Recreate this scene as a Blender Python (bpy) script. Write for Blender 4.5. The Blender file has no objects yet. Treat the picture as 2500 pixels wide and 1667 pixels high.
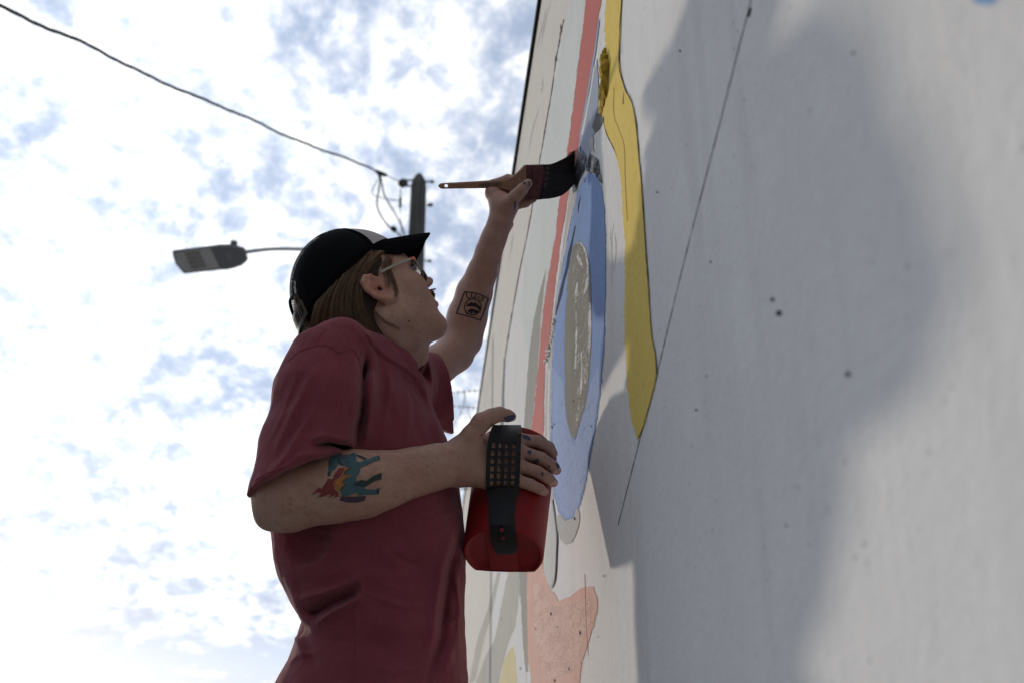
import bpy, math, random, time
import numpy as np
from mathutils import Vector, Matrix
from mathutils.geometry import delaunay_2d_cdt, tessellate_polygon

T0 = time.time()
random.seed(7); rng = np.random.default_rng(7)
R = math.radians
scene = bpy.context.scene
COL = scene.collection

# ------------------------------------------------------------------ camera
F = 2430.0; CXP = 1250.0; CYP = 833.5          # focal length and centre in photo pixels (2500 wide)
PITCH = R(22.0)
CAM = np.array([0.0, 0.0, 1.02])
RIGHT = np.array([1.0, 0.0, 0.0])
UPV = np.array([0.0, -math.sin(PITCH), math.cos(PITCH)])
FWD = np.array([0.0, math.cos(PITCH), math.sin(PITCH)])
cam_d = bpy.data.cameras.new('camera'); cam = bpy.data.objects.new('camera', cam_d); COL.objects.link(cam)
cam.location = CAM; cam.rotation_euler = (R(90) + PITCH, 0, 0)
cam_d.sensor_width = 36.0; cam_d.lens = 36.0 * F / 2500.0
cam_d.clip_start = 0.05; cam_d.clip_end = 5000
cam_d.dof.use_dof = True; cam_d.dof.focus_distance = 1.72; cam_d.dof.aperture_fstop = 5.0
scene.camera = cam

# ------------------------------------------------------------------ light
SUN_AZ = R(-31.5)      # left of the view direction, beyond the painter
SUN_EL = R(6.4)
sdir = np.array([math.sin(SUN_AZ) * math.cos(SUN_EL), math.cos(SUN_AZ) * math.cos(SUN_EL), math.sin(SUN_EL)])
sun_d = bpy.data.lights.new('sun', 'SUN'); sun_d.energy = 1.4; sun_d.angle = R(2.0); sun_d.color = (1.0, 0.90, 0.77)
sun = bpy.data.objects.new('sun', sun_d); COL.objects.link(sun)
sun.rotation_euler = Vector(-sdir).to_track_quat('-Z', 'Y').to_euler(); sun.location = (-20, 30, 12)

world = bpy.data.worlds.new('World'); scene.world = world; world.use_nodes = True
vs = scene.view_settings
vs.view_transform = 'Standard'; vs.look = 'None'; vs.gamma = 1.0; vs.use_curve_mapping = False; vs.exposure = 0.26

class NT:
    def __init__(s, tree): s.t = tree; s.n = tree.nodes; s.l = tree.links
    def node(s, typ, **kw):
        n = s.n.new(typ)
        for k, v in kw.items(): setattr(n, k, v)
        return n
    def link(s, a, b): s.l.new(a, b)
    def setin(s, n, i, v):
        if hasattr(v, 'is_linked') or hasattr(v, 'links'): s.link(v, n.inputs[i])
        else: n.inputs[i].default_value = v
    def math(s, op, a, b=0.0, clamp=False):
        n = s.node('ShaderNodeMath', operation=op); n.use_clamp = clamp
        s.setin(n, 0, a); s.setin(n, 1, b); return n.outputs[0]
    def vmath(s, op, a, b=(0, 0, 0)):
        n = s.node('ShaderNodeVectorMath', operation=op); s.setin(n, 0, a); s.setin(n, 1, b)
        return n.outputs['Value'] if op in ('DOT_PRODUCT', 'LENGTH') else n.outputs['Vector']
    def mix(s, f, a, b, blend='MIX'):
        n = s.node('ShaderNodeMix', data_type='RGBA', blend_type=blend)
        s.setin(n, 0, f); s.setin(n, 6, a); s.setin(n, 7, b); return n.outputs[2]
    def noise(s, vec, scale, detail=4, rough=0.5, dist=0.0):
        n = s.node('ShaderNodeTexNoise'); s.link(vec, n.inputs['Vector'])
        n.inputs['Scale'].default_value = scale; n.inputs['Detail'].default_value = detail
        n.inputs['Roughness'].default_value = rough; n.inputs['Distortion'].default_value = dist
        return n.outputs['Fac']
    def ramp(s, f, pts, interp='LINEAR'):
        n = s.node('ShaderNodeValToRGB'); n.color_ramp.interpolation = interp
        e = n.color_ramp.elements
        while len(e) < len(pts): e.new(0.5)
        for el, (p, c) in zip(e, pts):
            el.position = p; el.color = c if isinstance(c, (tuple, list)) and len(c) == 4 else ((c, c, c, 1) if not isinstance(c, (tuple, list)) else (*c, 1))
        s.link(f, n.inputs[0]); return n.outputs[0]
    def smooth(s, v, lo, hi):
        n = s.node('ShaderNodeMapRange', interpolation_type='SMOOTHSTEP'); s.setin(n, 0, v)
        n.inputs[1].default_value = lo; n.inputs[2].default_value = hi; return n.outputs[0]
    def mapping(s, vec, scale=(1, 1, 1), rot=(0, 0, 0), loc=(0, 0, 0)):
        n = s.node('ShaderNodeMapping'); s.link(vec, n.inputs[0])
        n.inputs['Scale'].default_value = scale; n.inputs['Rotation'].default_value = rot; n.inputs['Location'].default_value = loc
        return n.outputs[0]

def build_world():
    w = NT(world.node_tree); w.n.clear()
    out = w.node('ShaderNodeOutputWorld'); bg = w.node('ShaderNodeBackground'); w.link(bg.outputs[0], out.inputs[0])
    bg.inputs['Strength'].default_value = 0.1
    sky = w.node('ShaderNodeTexSky', sky_type='NISHITA'); sky.sun_disc = False
    sky.sun_elevation = SUN_EL; sky.sun_rotation = SUN_AZ; sky.air_density = 1.0; sky.dust_density = 0.6; sky.ozone_density = 2.0
    tc = w.node('ShaderNodeTexCoord').outputs['Generated']
    d = w.vmath('NORMALIZE', tc)
    sep = w.node('ShaderNodeSeparateXYZ'); w.link(d, sep.inputs[0])
    zz = w.math('ADD', w.math('MAXIMUM', sep.outputs[2], 0.0), 0.42)
    cmb = w.node('ShaderNodeCombineXYZ')
    w.link(w.math('DIVIDE', sep.outputs[0], zz), cmb.inputs[0]); w.link(w.math('DIVIDE', sep.outputs[1], zz), cmb.inputs[1])
    p = cmb.outputs[0]
    # forward scattering: cloud and air are brighter round the sun
    dot = w.vmath('DOT_PRODUCT', d, tuple(sdir)); cosg = w.math('MAXIMUM', dot, 0.0)
    half = w.math('ADD', w.math('MULTIPLY', dot, 0.5), 0.5)
    # overcast luminance falls towards the horizon (CIE: one third of the zenith)
    cie = w.math('DIVIDE', w.math('ADD', 1.0, w.math('MULTIPLY', w.math('MAXIMUM', sep.outputs[2], 0.0), 2.0)), 3.0)
    glow = w.math('ADD', w.math('MULTIPLY', cie, w.math('ADD', 2.6, w.math('MULTIPLY', half, 10.2))), w.math('MULTIPLY', w.math('POWER', cosg, 5.0), 8.5))
    big = w.noise(w.mapping(p, loc=(3.1, 1.7, 0)), 4.2, 5, 0.55)
    puff = w.noise(w.mapping(p, scale=(1.0, 0.8, 1), rot=(0, 0, 0.6), loc=(0.3, 5.2, 0)), 18.0, 7, 0.60, 0.35)
    fine = w.noise(p, 50.0, 5, 0.62, 0.2)
    dens = w.math('ADD', w.math('MULTIPLY', puff, 0.68), w.math('ADD', w.math('MULTIPLY', big, 0.48), w.math('MULTIPLY', fine, 0.16)))
    dens = w.math('ADD', dens, w.math('MULTIPLY', w.math('POWER', cosg, 5.0), 0.10))
    low = w.math('SUBTRACT', 1.0, w.smooth(sep.outputs[2], 0.060, 0.120))          # the cloud sheet ends above the horizon
    wisp = w.noise(w.mapping(d, scale=(3, 3, 34)), 2.2, 6, 0.6, 0.3)
    dens = w.math('SUBTRACT', dens, w.math('MULTIPLY', low, w.math('SUBTRACT', 0.62, w.math('MULTIPLY', wisp, 0.80))))
    mask = w.smooth(dens, 0.54, 0.83)
    lum = w.math('ADD', 0.3, glow)
    shade = w.smooth(w.math('ADD', w.math('MULTIPLY', puff, 0.6), w.math('MULTIPLY', fine, 0.4)), 0.37, 0.60)
    ccol = w.mix(shade, (0.60, 0.665, 0.80, 1), (1.0, 0.995, 0.985, 1))
    cl = w.node('ShaderNodeVectorMath', operation='SCALE'); w.link(ccol, cl.inputs[0]); w.link(lum, cl.inputs['Scale'])
    gap = w.node('ShaderNodeVectorMath', operation='SCALE'); gap.inputs[0].default_value = (0.54, 0.645, 0.86)
    w.link(w.math('ADD', 0.9, w.math('ADD', w.math('MULTIPLY', glow, 0.62), w.math('MULTIPLY', low, 3.0))), gap.inputs['Scale'])
    air = w.mix(0.15, gap.outputs[0], sky.outputs[0])
    w.link(w.mix(mask, air, cl.outputs[0]), bg.inputs['Color'])
build_world()

# ------------------------------------------------------------------ helpers
def V(px, py, d): return np.array([(px - CXP) / F * d, (CYP - py) / F * d, d])
def ppm(d): return d / F
def toW(v):
    v = np.asarray(v, float)
    return CAM + v[..., 0:1] * RIGHT + v[..., 1:2] * UPV + v[..., 2:3] * FWD
def toV(w):
    w = np.asarray(w, float) - CAM
    return np.stack([w @ RIGHT, w @ UPV, w @ FWD], -1)
def lin(r, g, b):
    f = lambda c: (c / 12.92 if c <= 0.04045 else ((c + 0.055) / 1.055) ** 2.4)
    return (f(r / 255), f(g / 255), f(b / 255), 1.0)

def tag(o, label=None, cat=None, group=None, kind=None):
    if label: o['label'] = label
    if cat: o['category'] = cat
    if group: o['group'] = group
    if kind: o['kind'] = kind
    return o
def empty(name, loc):
    o = bpy.data.objects.new(name, None); COL.objects.link(o); o.location = loc; o.empty_display_size = 0.1
    return o
def mk(name, verts, faces, mat, parent=None, smooth=True, world_space=False):
    verts = np.asarray(verts, float)
    w = verts if world_space else toW(verts)
    me = bpy.data.meshes.new(name)
    if isinstance(faces, np.ndarray) and faces.ndim == 2:
        n, k = faces.shape
        me.vertices.add(len(w)); me.vertices.foreach_set('co', w.astype(np.float32).ravel())
        me.loops.add(n * k); me.polygons.add(n)
        me.loops.foreach_set('vertex_index', faces.astype(np.int32).ravel())
        me.polygons.foreach_set('loop_start', np.arange(0, n * k, k, dtype=np.int32))
        me.polygons.foreach_set('loop_total', np.full(n, k, np.int32))
        me.update(calc_edges=True)
    else:
        me.from_pydata([tuple(x) for x in w], [], [tuple(int(i) for i in f) for f in faces]); me.update()
    me.validate()
    if smooth: me.polygons.foreach_set('use_smooth', np.ones(len(me.polygons), bool))
    if mat: me.materials.append(mat)
    o = bpy.data.objects.new(name, me); COL.objects.link(o)
    if parent is not None:
        o.parent = parent; o.matrix_parent_inverse = Matrix.Translation(-parent.location) if parent.type == 'EMPTY' else Matrix.Identity(4)
    return o
def fix_normals(o):
    import bmesh
    bm = bmesh.new(); bm.from_mesh(o.data); bmesh.ops.recalc_face_normals(bm, faces=bm.faces); bm.to_mesh(o.data); bm.free()
def flat_by_angle(o, ang=35):
    try: o.data.set_sharp_from_angle(angle=R(ang))
    except Exception: pass

def tube(path, rad, sides=8, cap=True):
    """verts, quads of a tube along a polyline (view or world space)"""
    P = np.asarray(path, float); n = len(P)
    rad = np.full(n, rad) if np.isscalar(rad) else np.asarray(rad, float)
    T = np.gradient(P, axis=0); T /= np.linalg.norm(T, axis=1, keepdims=True) + 1e-12
    ref = np.array([0, 0, 1.0]) if abs(T[0][2]) < 0.9 else np.array([1.0, 0, 0])
    nrm = np.cross(T[0], ref); nrm /= np.linalg.norm(nrm)
    vs_, fs = [], []
    for i in range(n):
        nrm = nrm - T[i] * np.dot(nrm, T[i]); nrm /= np.linalg.norm(nrm) + 1e-12
        b = np.cross(T[i], nrm)
        a = np.linspace(0, 2 * math.pi, sides, endpoint=False)
        vs_.append(P[i] + rad[i] * (np.cos(a)[:, None] * nrm + np.sin(a)[:, None] * b))
    vs_ = np.concatenate(vs_)
    for i in range(n - 1):
        for j in range(sides):
            k = (j + 1) % sides
            fs.append((i * sides + j, i * sides + k, (i + 1) * sides + k, (i + 1) * sides + j))
    if cap: fs.append(tuple(range(sides - 1, -1, -1))); fs.append(tuple((n - 1) * sides + j for j in range(sides)))
    return vs_, fs
def join(parts):
    vs_, fs, o = [], [], 0
    for v, f in parts:
        vs_.append(np.asarray(v, float)); fs += [tuple(i + o for i in q) for q in f]; o += len(v)
    return np.concatenate(vs_), fs
def spline(pts, n):
    """Catmull-Rom through pts, n samples"""
    P = np.asarray(pts, float)
    if len(P) == 2: return P[0] + (P[1] - P[0]) * np.linspace(0, 1, n)[:, None]
    Q = np.vstack([2 * P[0] - P[1], P, 2 * P[-1] - P[-2]])
    t = np.linspace(0, len(P) - 1 - 1e-6, n); i = t.astype(int); u = (t - i)[:, None]
    p0, p1, p2, p3 = Q[i], Q[i + 1], Q[i + 2], Q[i + 3]
    return 0.5 * (2 * p1 + (p2 - p0) * u + (2 * p0 - 5 * p1 + 4 * p2 - p3) * u * u + (3 * p1 - p0 - 3 * p2 + p3) * u ** 3)
def box(c, sx, sy, sz, ax=((1, 0, 0), (0, 1, 0), (0, 0, 1)), bev=0.0):
    ax = np.asarray(ax, float); c = np.asarray(c, float)
    if bev <= 0:
        v = [c + ax[0] * sx * i / 2 + ax[1] * sy * j / 2 + ax[2] * sz * k / 2 for k in (-1, 1) for j in (-1, 1) for i in (-1, 1)]
        return np.array(v), [(0, 2, 3, 1), (4, 5, 7, 6), (0, 1, 5, 4), (2, 6, 7, 3), (0, 4, 6, 2), (1, 3, 7, 5)]
    # chamfer the four long edges along axis 2
    b = bev; o = [(-sx/2+b,-sy/2),(sx/2-b,-sy/2),(sx/2,-sy/2+b),(sx/2,sy/2-b),(sx/2-b,sy/2),(-sx/2+b,sy/2),(-sx/2,sy/2-b),(-sx/2,-sy/2+b)]
    v = [c + ax[0]*x + ax[1]*y + ax[2]*k*sz/2 for k in (-1, 1) for x, y in o]
    f = [tuple(range(7, -1, -1)), tuple(range(8, 16))] + [(i, (i+1) % 8, 8+(i+1) % 8, 8+i) for i in range(8)]
    return np.array(v), f

# ------------------------------------------------------------------ materials
MAT = {}
def mat(name, col, rough=0.6, spec=0.5, metal=0.0, bump=None, vary=None, sss=None, coat=0.0, sheen=0.0, trans=0.0, ior=1.45):
    """bump=(scale, strength, dist, detail)  vary=(scale, amount[, colour2])"""
    m = bpy.data.materials.new(name); m.use_nodes = True; MAT[name] = m
    t = NT(m.node_tree); b = m.node_tree.nodes['Principled BSDF']
    b.inputs['Base Color'].default_value = col; b.inputs['Roughness'].default_value = rough
    b.inputs['Metallic'].default_value = metal; b.inputs['Specular IOR Level'].default_value = spec
    b.inputs['Coat Weight'].default_value = coat; b.inputs['Sheen Weight'].default_value = sheen
    b.inputs['Transmission Weight'].default_value = trans; b.inputs['IOR'].default_value = ior
    g = t.node('ShaderNodeNewGeometry').outputs['Position']
    if vary:
        n = t.noise(g, vary[0], 6, 0.6, 0.3)
        c2 = vary[2] if len(vary) > 2 else tuple(c * (1 - vary[1]) for c in col[:3]) + (1,)
        f = t.smooth(n, 0.35, 0.68)
        t.link(t.mix(f, col, c2), b.inputs['Base Color'])
    if bump:
        n = t.noise(g, bump[0], bump[3] if len(bump) > 3 else 4, 0.6)
        bn = t.node('ShaderNodeBump'); bn.inputs['Strength'].default_value = bump[1]; bn.inputs['Distance'].default_value = bump[2]
        t.link(n, bn.inputs['Height']); t.link(bn.outputs[0], b.inputs['Normal'])
    if sss:
        b.inputs['Subsurface Weight'].default_value = sss[0]; b.inputs['Subsurface Radius'].default_value = sss[1]; b.inputs['Subsurface Scale'].default_value = sss[2]
    return m
# ------------------------------------------------------------------ implicit surfaces (figure and cloth)
def smin(a, b, k):
    h = np.maximum(k - np.abs(a - b), 0.0) / k
    return np.minimum(a, b) - h * h * k * 0.25
def seg(A, ra, B, rb):
    A = np.asarray(A, np.float32); B = np.asarray(B, np.float32); ba = B - A; L2 = float(ba @ ba) + 1e-12
    def f(p):
        q = p - A; h = np.clip(q @ ba / L2, 0, 1)
        q = q - h[:, None] * ba
        return np.sqrt(np.einsum('ij,ij->i', q, q)) - (ra + (rb - ra) * h)
    return f, (A + B) / 2, math.sqrt(L2) / 2 + max(ra, rb)
def ell(c, r, M=None):
    c = np.asarray(c, np.float32); r = np.asarray(r, np.float32); M = np.eye(3, dtype=np.float32) if M is None else np.asarray(M, np.float32)
    def f(p):
        q = (p - c) @ M            # columns of M are the axes
        a = q / r; k0 = np.sqrt(np.einsum('ij,ij->i', a, a)); b = a / r; k1 = np.sqrt(np.einsum('ij,ij->i', b, b)) + 1e-9
        return k0 * (k0 - 1) / k1
    return f, c, float(max(r))
class Field:
    def __init__(s): s.p = []; s.post = None; s.grp = None
    def add(s, prim, k=0.01): s.p.append((0, prim[0], np.asarray(prim[1], np.float32), prim[2], k)); return s
    def sub(s, prim, k=0.004): s.p.append((1, prim[0], np.asarray(prim[1], np.float32), prim[2], k)); return s
    def chain(s, pts, rad, k=0.006, k0=None):
        for i in range(len(pts) - 1): s.add(seg(pts[i], rad[i], pts[i + 1], rad[i + 1]), (k0 if (i == 0 and k0) else k))
        return s
    def __call__(s, p, c=None, rad=None):
        p = np.ascontiguousarray(p, np.float32); d = np.full(len(p), 0.5, np.float32)
        for op, f, ctr, R_, k in s.p:
            if c is not None and np.linalg.norm(ctr - c) > R_ + rad + k + 0.03: continue
            v = f(p)
            d = smin(d, v, k) if op == 0 else -smin(-d, v, k)
        if s.post is not None: d = s.post(p, d)
        return d
    def bounds(s, pad=0.02):
        lo = np.min([c - r for op, f, c, r, k in s.p if op == 0], 0) - pad; hi = np.max([c + r for op, f, c, r, k in s.p if op == 0], 0) + pad
        return lo, hi
def surface(field, h, lo=None, hi=None, n=16, slack=1.4):
    """sparse surface nets: evaluates only blocks near the surface; returns verts, quads"""
    L, Hh = field.bounds(); lo = L if lo is None else lo; hi = Hh if hi is None else hi
    B = n * h; nb = np.ceil((hi - lo) / B).astype(int)
    g = np.stack(np.meshgrid(*[np.arange(k) for k in nb], indexing='ij'), -1).reshape(-1, 3)
    cen = lo + (g + 0.5) * B
    dv = np.concatenate([field(cen[i:i + 20000]) for i in range(0, len(cen), 20000)])
    keep = g[np.abs(dv) < B * 0.87 * slack + 0.012]
    ax = np.arange(n + 1); lat = np.stack(np.meshgrid(ax, ax, ax, indexing='ij'), -1).reshape(-1, 3)
    dims = nb * n + 4
    key = lambda ijk: (ijk[..., 0].astype(np.int64) * dims[1] + ijk[..., 1]) * dims[2] + ijk[..., 2]
    VK, VP, QK = [], [], []
    corners = np.array([(i, j, k) for i in (0, 1) for j in (0, 1) for k in (0, 1)])
    edges = [(a, b) for a in range(8) for b in range(a + 1, 8) if np.abs(corners[a] - corners[b]).sum() == 1]
    for blk in keep:
        base = blk * n
        p = lo + (base + lat) * h
        d = field(p, lo + (blk + 0.5) * B, B * 0.87).reshape(n + 1, n + 1, n + 1)
        neg = d < 0
        if neg.all() or not neg.any(): continue
        s8 = np.stack([neg[i:n + i, j:n + j, k:n + k] for i, j, k in corners], -1); cnt = s8.sum(-1)
        act = np.argwhere((cnt > 0) & (cnt < 8))
        d8 = np.stack([d[act[:, 0] + i, act[:, 1] + j, act[:, 2] + k] for i, j, k in corners], -1)
        acc = np.zeros((len(act), 3)); num = np.zeros(len(act))
        for a, b in edges:
            da, db = d8[:, a], d8[:, b]; x = (da < 0) != (db < 0)
            t = np.where(x, da / np.where(x, da - db, 1), 0)
            acc += np.where(x[:, None], corners[a] + t[:, None] * (corners[b] - corners[a]), 0); num += x
        VP.append(lo + (base + act + acc / num[:, None]) * h); VK.append(key(base + act))
        for axx in range(3):
            sl = [slice(0, n)] * 3; s2 = list(sl); s2[axx] = slice(1, n + 1)
            a_, b_ = neg[tuple(sl)], neg[tuple(s2)]
            e = np.argwhere(a_ != b_); fl = a_[tuple(e.T)]
            if len(e) == 0: continue
            u = np.zeros(3, int); u[(axx + 1) % 3] = 1; w = np.zeros(3, int); w[(axx + 2) % 3] = 1
            q = np.stack([base + e - u - w, base + e - w, base + e, base + e - u], 1)
            q[~fl] = q[~fl][:, ::-1]
            ok = (q >= 0).all((1, 2)); QK.append(key(q[ok]))
    VK = np.concatenate(VK); VP = np.concatenate(VP); QK = np.concatenate(QK)
    VK, ix = np.unique(VK, return_index=True); VP = VP[ix]
    q = np.searchsorted(VK, QK); q = np.minimum(q, len(VK) - 1)
    ok = (VK[q] == QK).all(1)
    return VP, q[ok]
def local_field(field, px, py):
    """only the primitives that these rays can meet"""
    ok = ~(np.isnan(px) | np.isnan(py)); x0, x1, y0, y1 = px[ok].min(), px[ok].max(), py[ok].min(), py[ok].max()
    f = Field(); f.post = field.post
    for q in field.p:
        c, r_ = q[2], q[3] + q[4] + 0.02; z = max(c[2] - r_, 0.5); k = F / z
        cx, cy = CXP + c[0] / c[2] * F, CYP - c[1] / c[2] * F
        if cx + r_ * k < x0 or cx - r_ * k > x1 or cy + r_ * k < y0 or cy - r_ * k > y1: continue
        f.p.append(q)
    return f
def march(field, px, py, d0=1.2, d1=2.6, off=0.0, steps=60):
    """depth along the camera rays where the field is first reached (nan where missed)"""
    px = np.asarray(px, float).ravel(); py = np.asarray(py, float).ravel()
    r = np.stack([(px - CXP) / F, (CYP - py) / F, np.ones_like(px)], -1); L = np.linalg.norm(r, axis=1)
    field = local_field(field, px, py)
    t = np.full(len(px), d0); best = np.full(len(px), 9.0); bt = t.copy()
    for _ in range(steps):
        d = field(r * t[:, None]) - off
        b = np.abs(d) < best; best = np.where(b, np.abs(d), best); bt = np.where(b, t, bt)
        t = np.minimum(t + np.maximum(d, -0.01) * 0.7 / L, d1)
    hit = best < 0.0015
    return np.where(hit, bt, np.nan), r
def on_surface(field, pts, d0=1.2, off=0.0006):
    pts = np.asarray(pts, float); t, r = march(field, pts[:, 0], pts[:, 1], d0, off=off)
    if np.isnan(t).any() and not np.isnan(t).all():
        good = ~np.isnan(t); i = np.arange(len(t)); t[~good] = np.interp(i[~good], i[good], t[good])
    return r * t[:, None]
def decal(name, field, poly, m, parent, step=4.0, d0=1.2, off=0.0008):
    """a flat mark (ink, paint) that follows the surface it lies on"""
    poly = np.asarray(poly, float); n = len(poly)
    lo, hi = poly.min(0), poly.max(0)
    gx, gy = np.meshgrid(np.arange(lo[0] + step / 2, hi[0], step), np.arange(lo[1] + step / 2, hi[1], step))
    pts = [Vector(p) for p in poly] + [Vector((a, b)) for a, b in zip(gx.ravel(), gy.ravel())]
    v, e, f, *_ = delaunay_2d_cdt(pts, [], [list(range(n))], 1, 1e-4)
    if not f: return None
    q = np.array([(p.x, p.y) for p in v]); t, r = march(field, q[:, 0], q[:, 1], d0, off=off)
    bad = np.isnan(t); f = [x for x in f if not any(bad[i] for i in x)]
    t = np.where(bad, 1.7, t)
    if not f: return None
    return mk(name, r * t[:, None], f, m, parent)
def strip(pts, w):
    """polygon along a 2-D polyline"""
    P = np.asarray(pts, float); T = np.gradient(P, axis=0); T /= np.linalg.norm(T, axis=1, keepdims=True) + 1e-9
    N = np.stack([-T[:, 1], T[:, 0]], -1); w = np.full(len(P), w) if np.isscalar(w) else np.asarray(w)
    return np.vstack([P + N * w[:, None] / 2, (P - N * w[:, None] / 2)[::-1]])
_lat = np.random.default_rng(3).random((32, 32, 32)).astype(np.float32)
def vnoise(p, s):
    q = p * s; i = np.floor(q).astype(int); f = q - i; f = f * f * (3 - 2 * f); i &= 31; j = (i + 1) & 31
    x0, y0, z0 = i.T; x1, y1, z1 = j.T; fx, fy, fz = f.T
    a = _lat[x0, y0, z0] * (1 - fx) + _lat[x1, y0, z0] * fx; b = _lat[x0, y1, z0] * (1 - fx) + _lat[x1, y1, z0] * fx
    c = _lat[x0, y0, z1] * (1 - fx) + _lat[x1, y0, z1] * fx; d = _lat[x0, y1, z1] * (1 - fx) + _lat[x1, y1, z1] * fx
    return (a * (1 - fy) + b * fy) * (1 - fz) + (c * (1 - fy) + d * fy) * fz - 0.5

# ------------------------------------------------------------------ head frame
PHI, PSI, RHO = R(34.8), R(27.4), R(8.0)
def _rot():
    c, s = math.cos, math.sin
    Y = np.array([[c(PSI), 0, -s(PSI)], [0, 1, 0], [s(PSI), 0, c(PSI)]])
    X = np.array([[1, 0, 0], [0, c(RHO), -s(RHO)], [0, s(RHO), c(RHO)]])
    Z = np.array([[c(PHI), -s(PHI), 0], [s(PHI), c(PHI), 0], [0, 0, 1]])
    return Z @ X @ Y @ np.diag([1, 1, -1])
HM = _rot(); HO = np.array([-0.2458, 0.0594, 1.755])
HS = 1.0
def Hd(p):
    p = np.asarray(p, float); return HO + (p * HS) @ HM.T
def toHd(v): return ((np.asarray(v, float) - HO) @ HM) / HS
def hell(c, r): return ell(Hd(c), np.asarray(r) * HS, HM)
def hseg(a, ra, b, rb): return seg(Hd(a), ra * HS, Hd(b), rb * HS)

# ------------------------------------------------------------------ paint pail frame
BB = V(1228, 1354, 1.60); BR = V(1258, 1112, 1.772)
BAX = BR - BB; BL = np.linalg.norm(BAX); BAX /= BL
BS = np.array([BAX[2], 0, -BAX[0]]); BS /= np.linalg.norm(BS)          # level across the picture
BE = np.cross(BAX, BS); BE = BE if BE[2] < 0 else -BE
RB0, RB1 = 0.0655, 0.0705
def pail_f(p):
    q = p - BB.astype(np.float32); h = q @ BAX.astype(np.float32); s = q @ BS.astype(np.float32); e = q @ BE.astype(np.float32)
    r = RB0 + (RB1 - RB0) * np.clip(h / BL, 0, 1)
    d = np.sqrt(s * s + e * e) - r
    d = np.maximum(d, -e - 0.78 * r)
    return np.maximum(d, np.maximum(-h, h - BL))
PAIL = Field(); PAIL.add((pail_f, (BB + BR) / 2, 0.14), 0.002)

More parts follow.
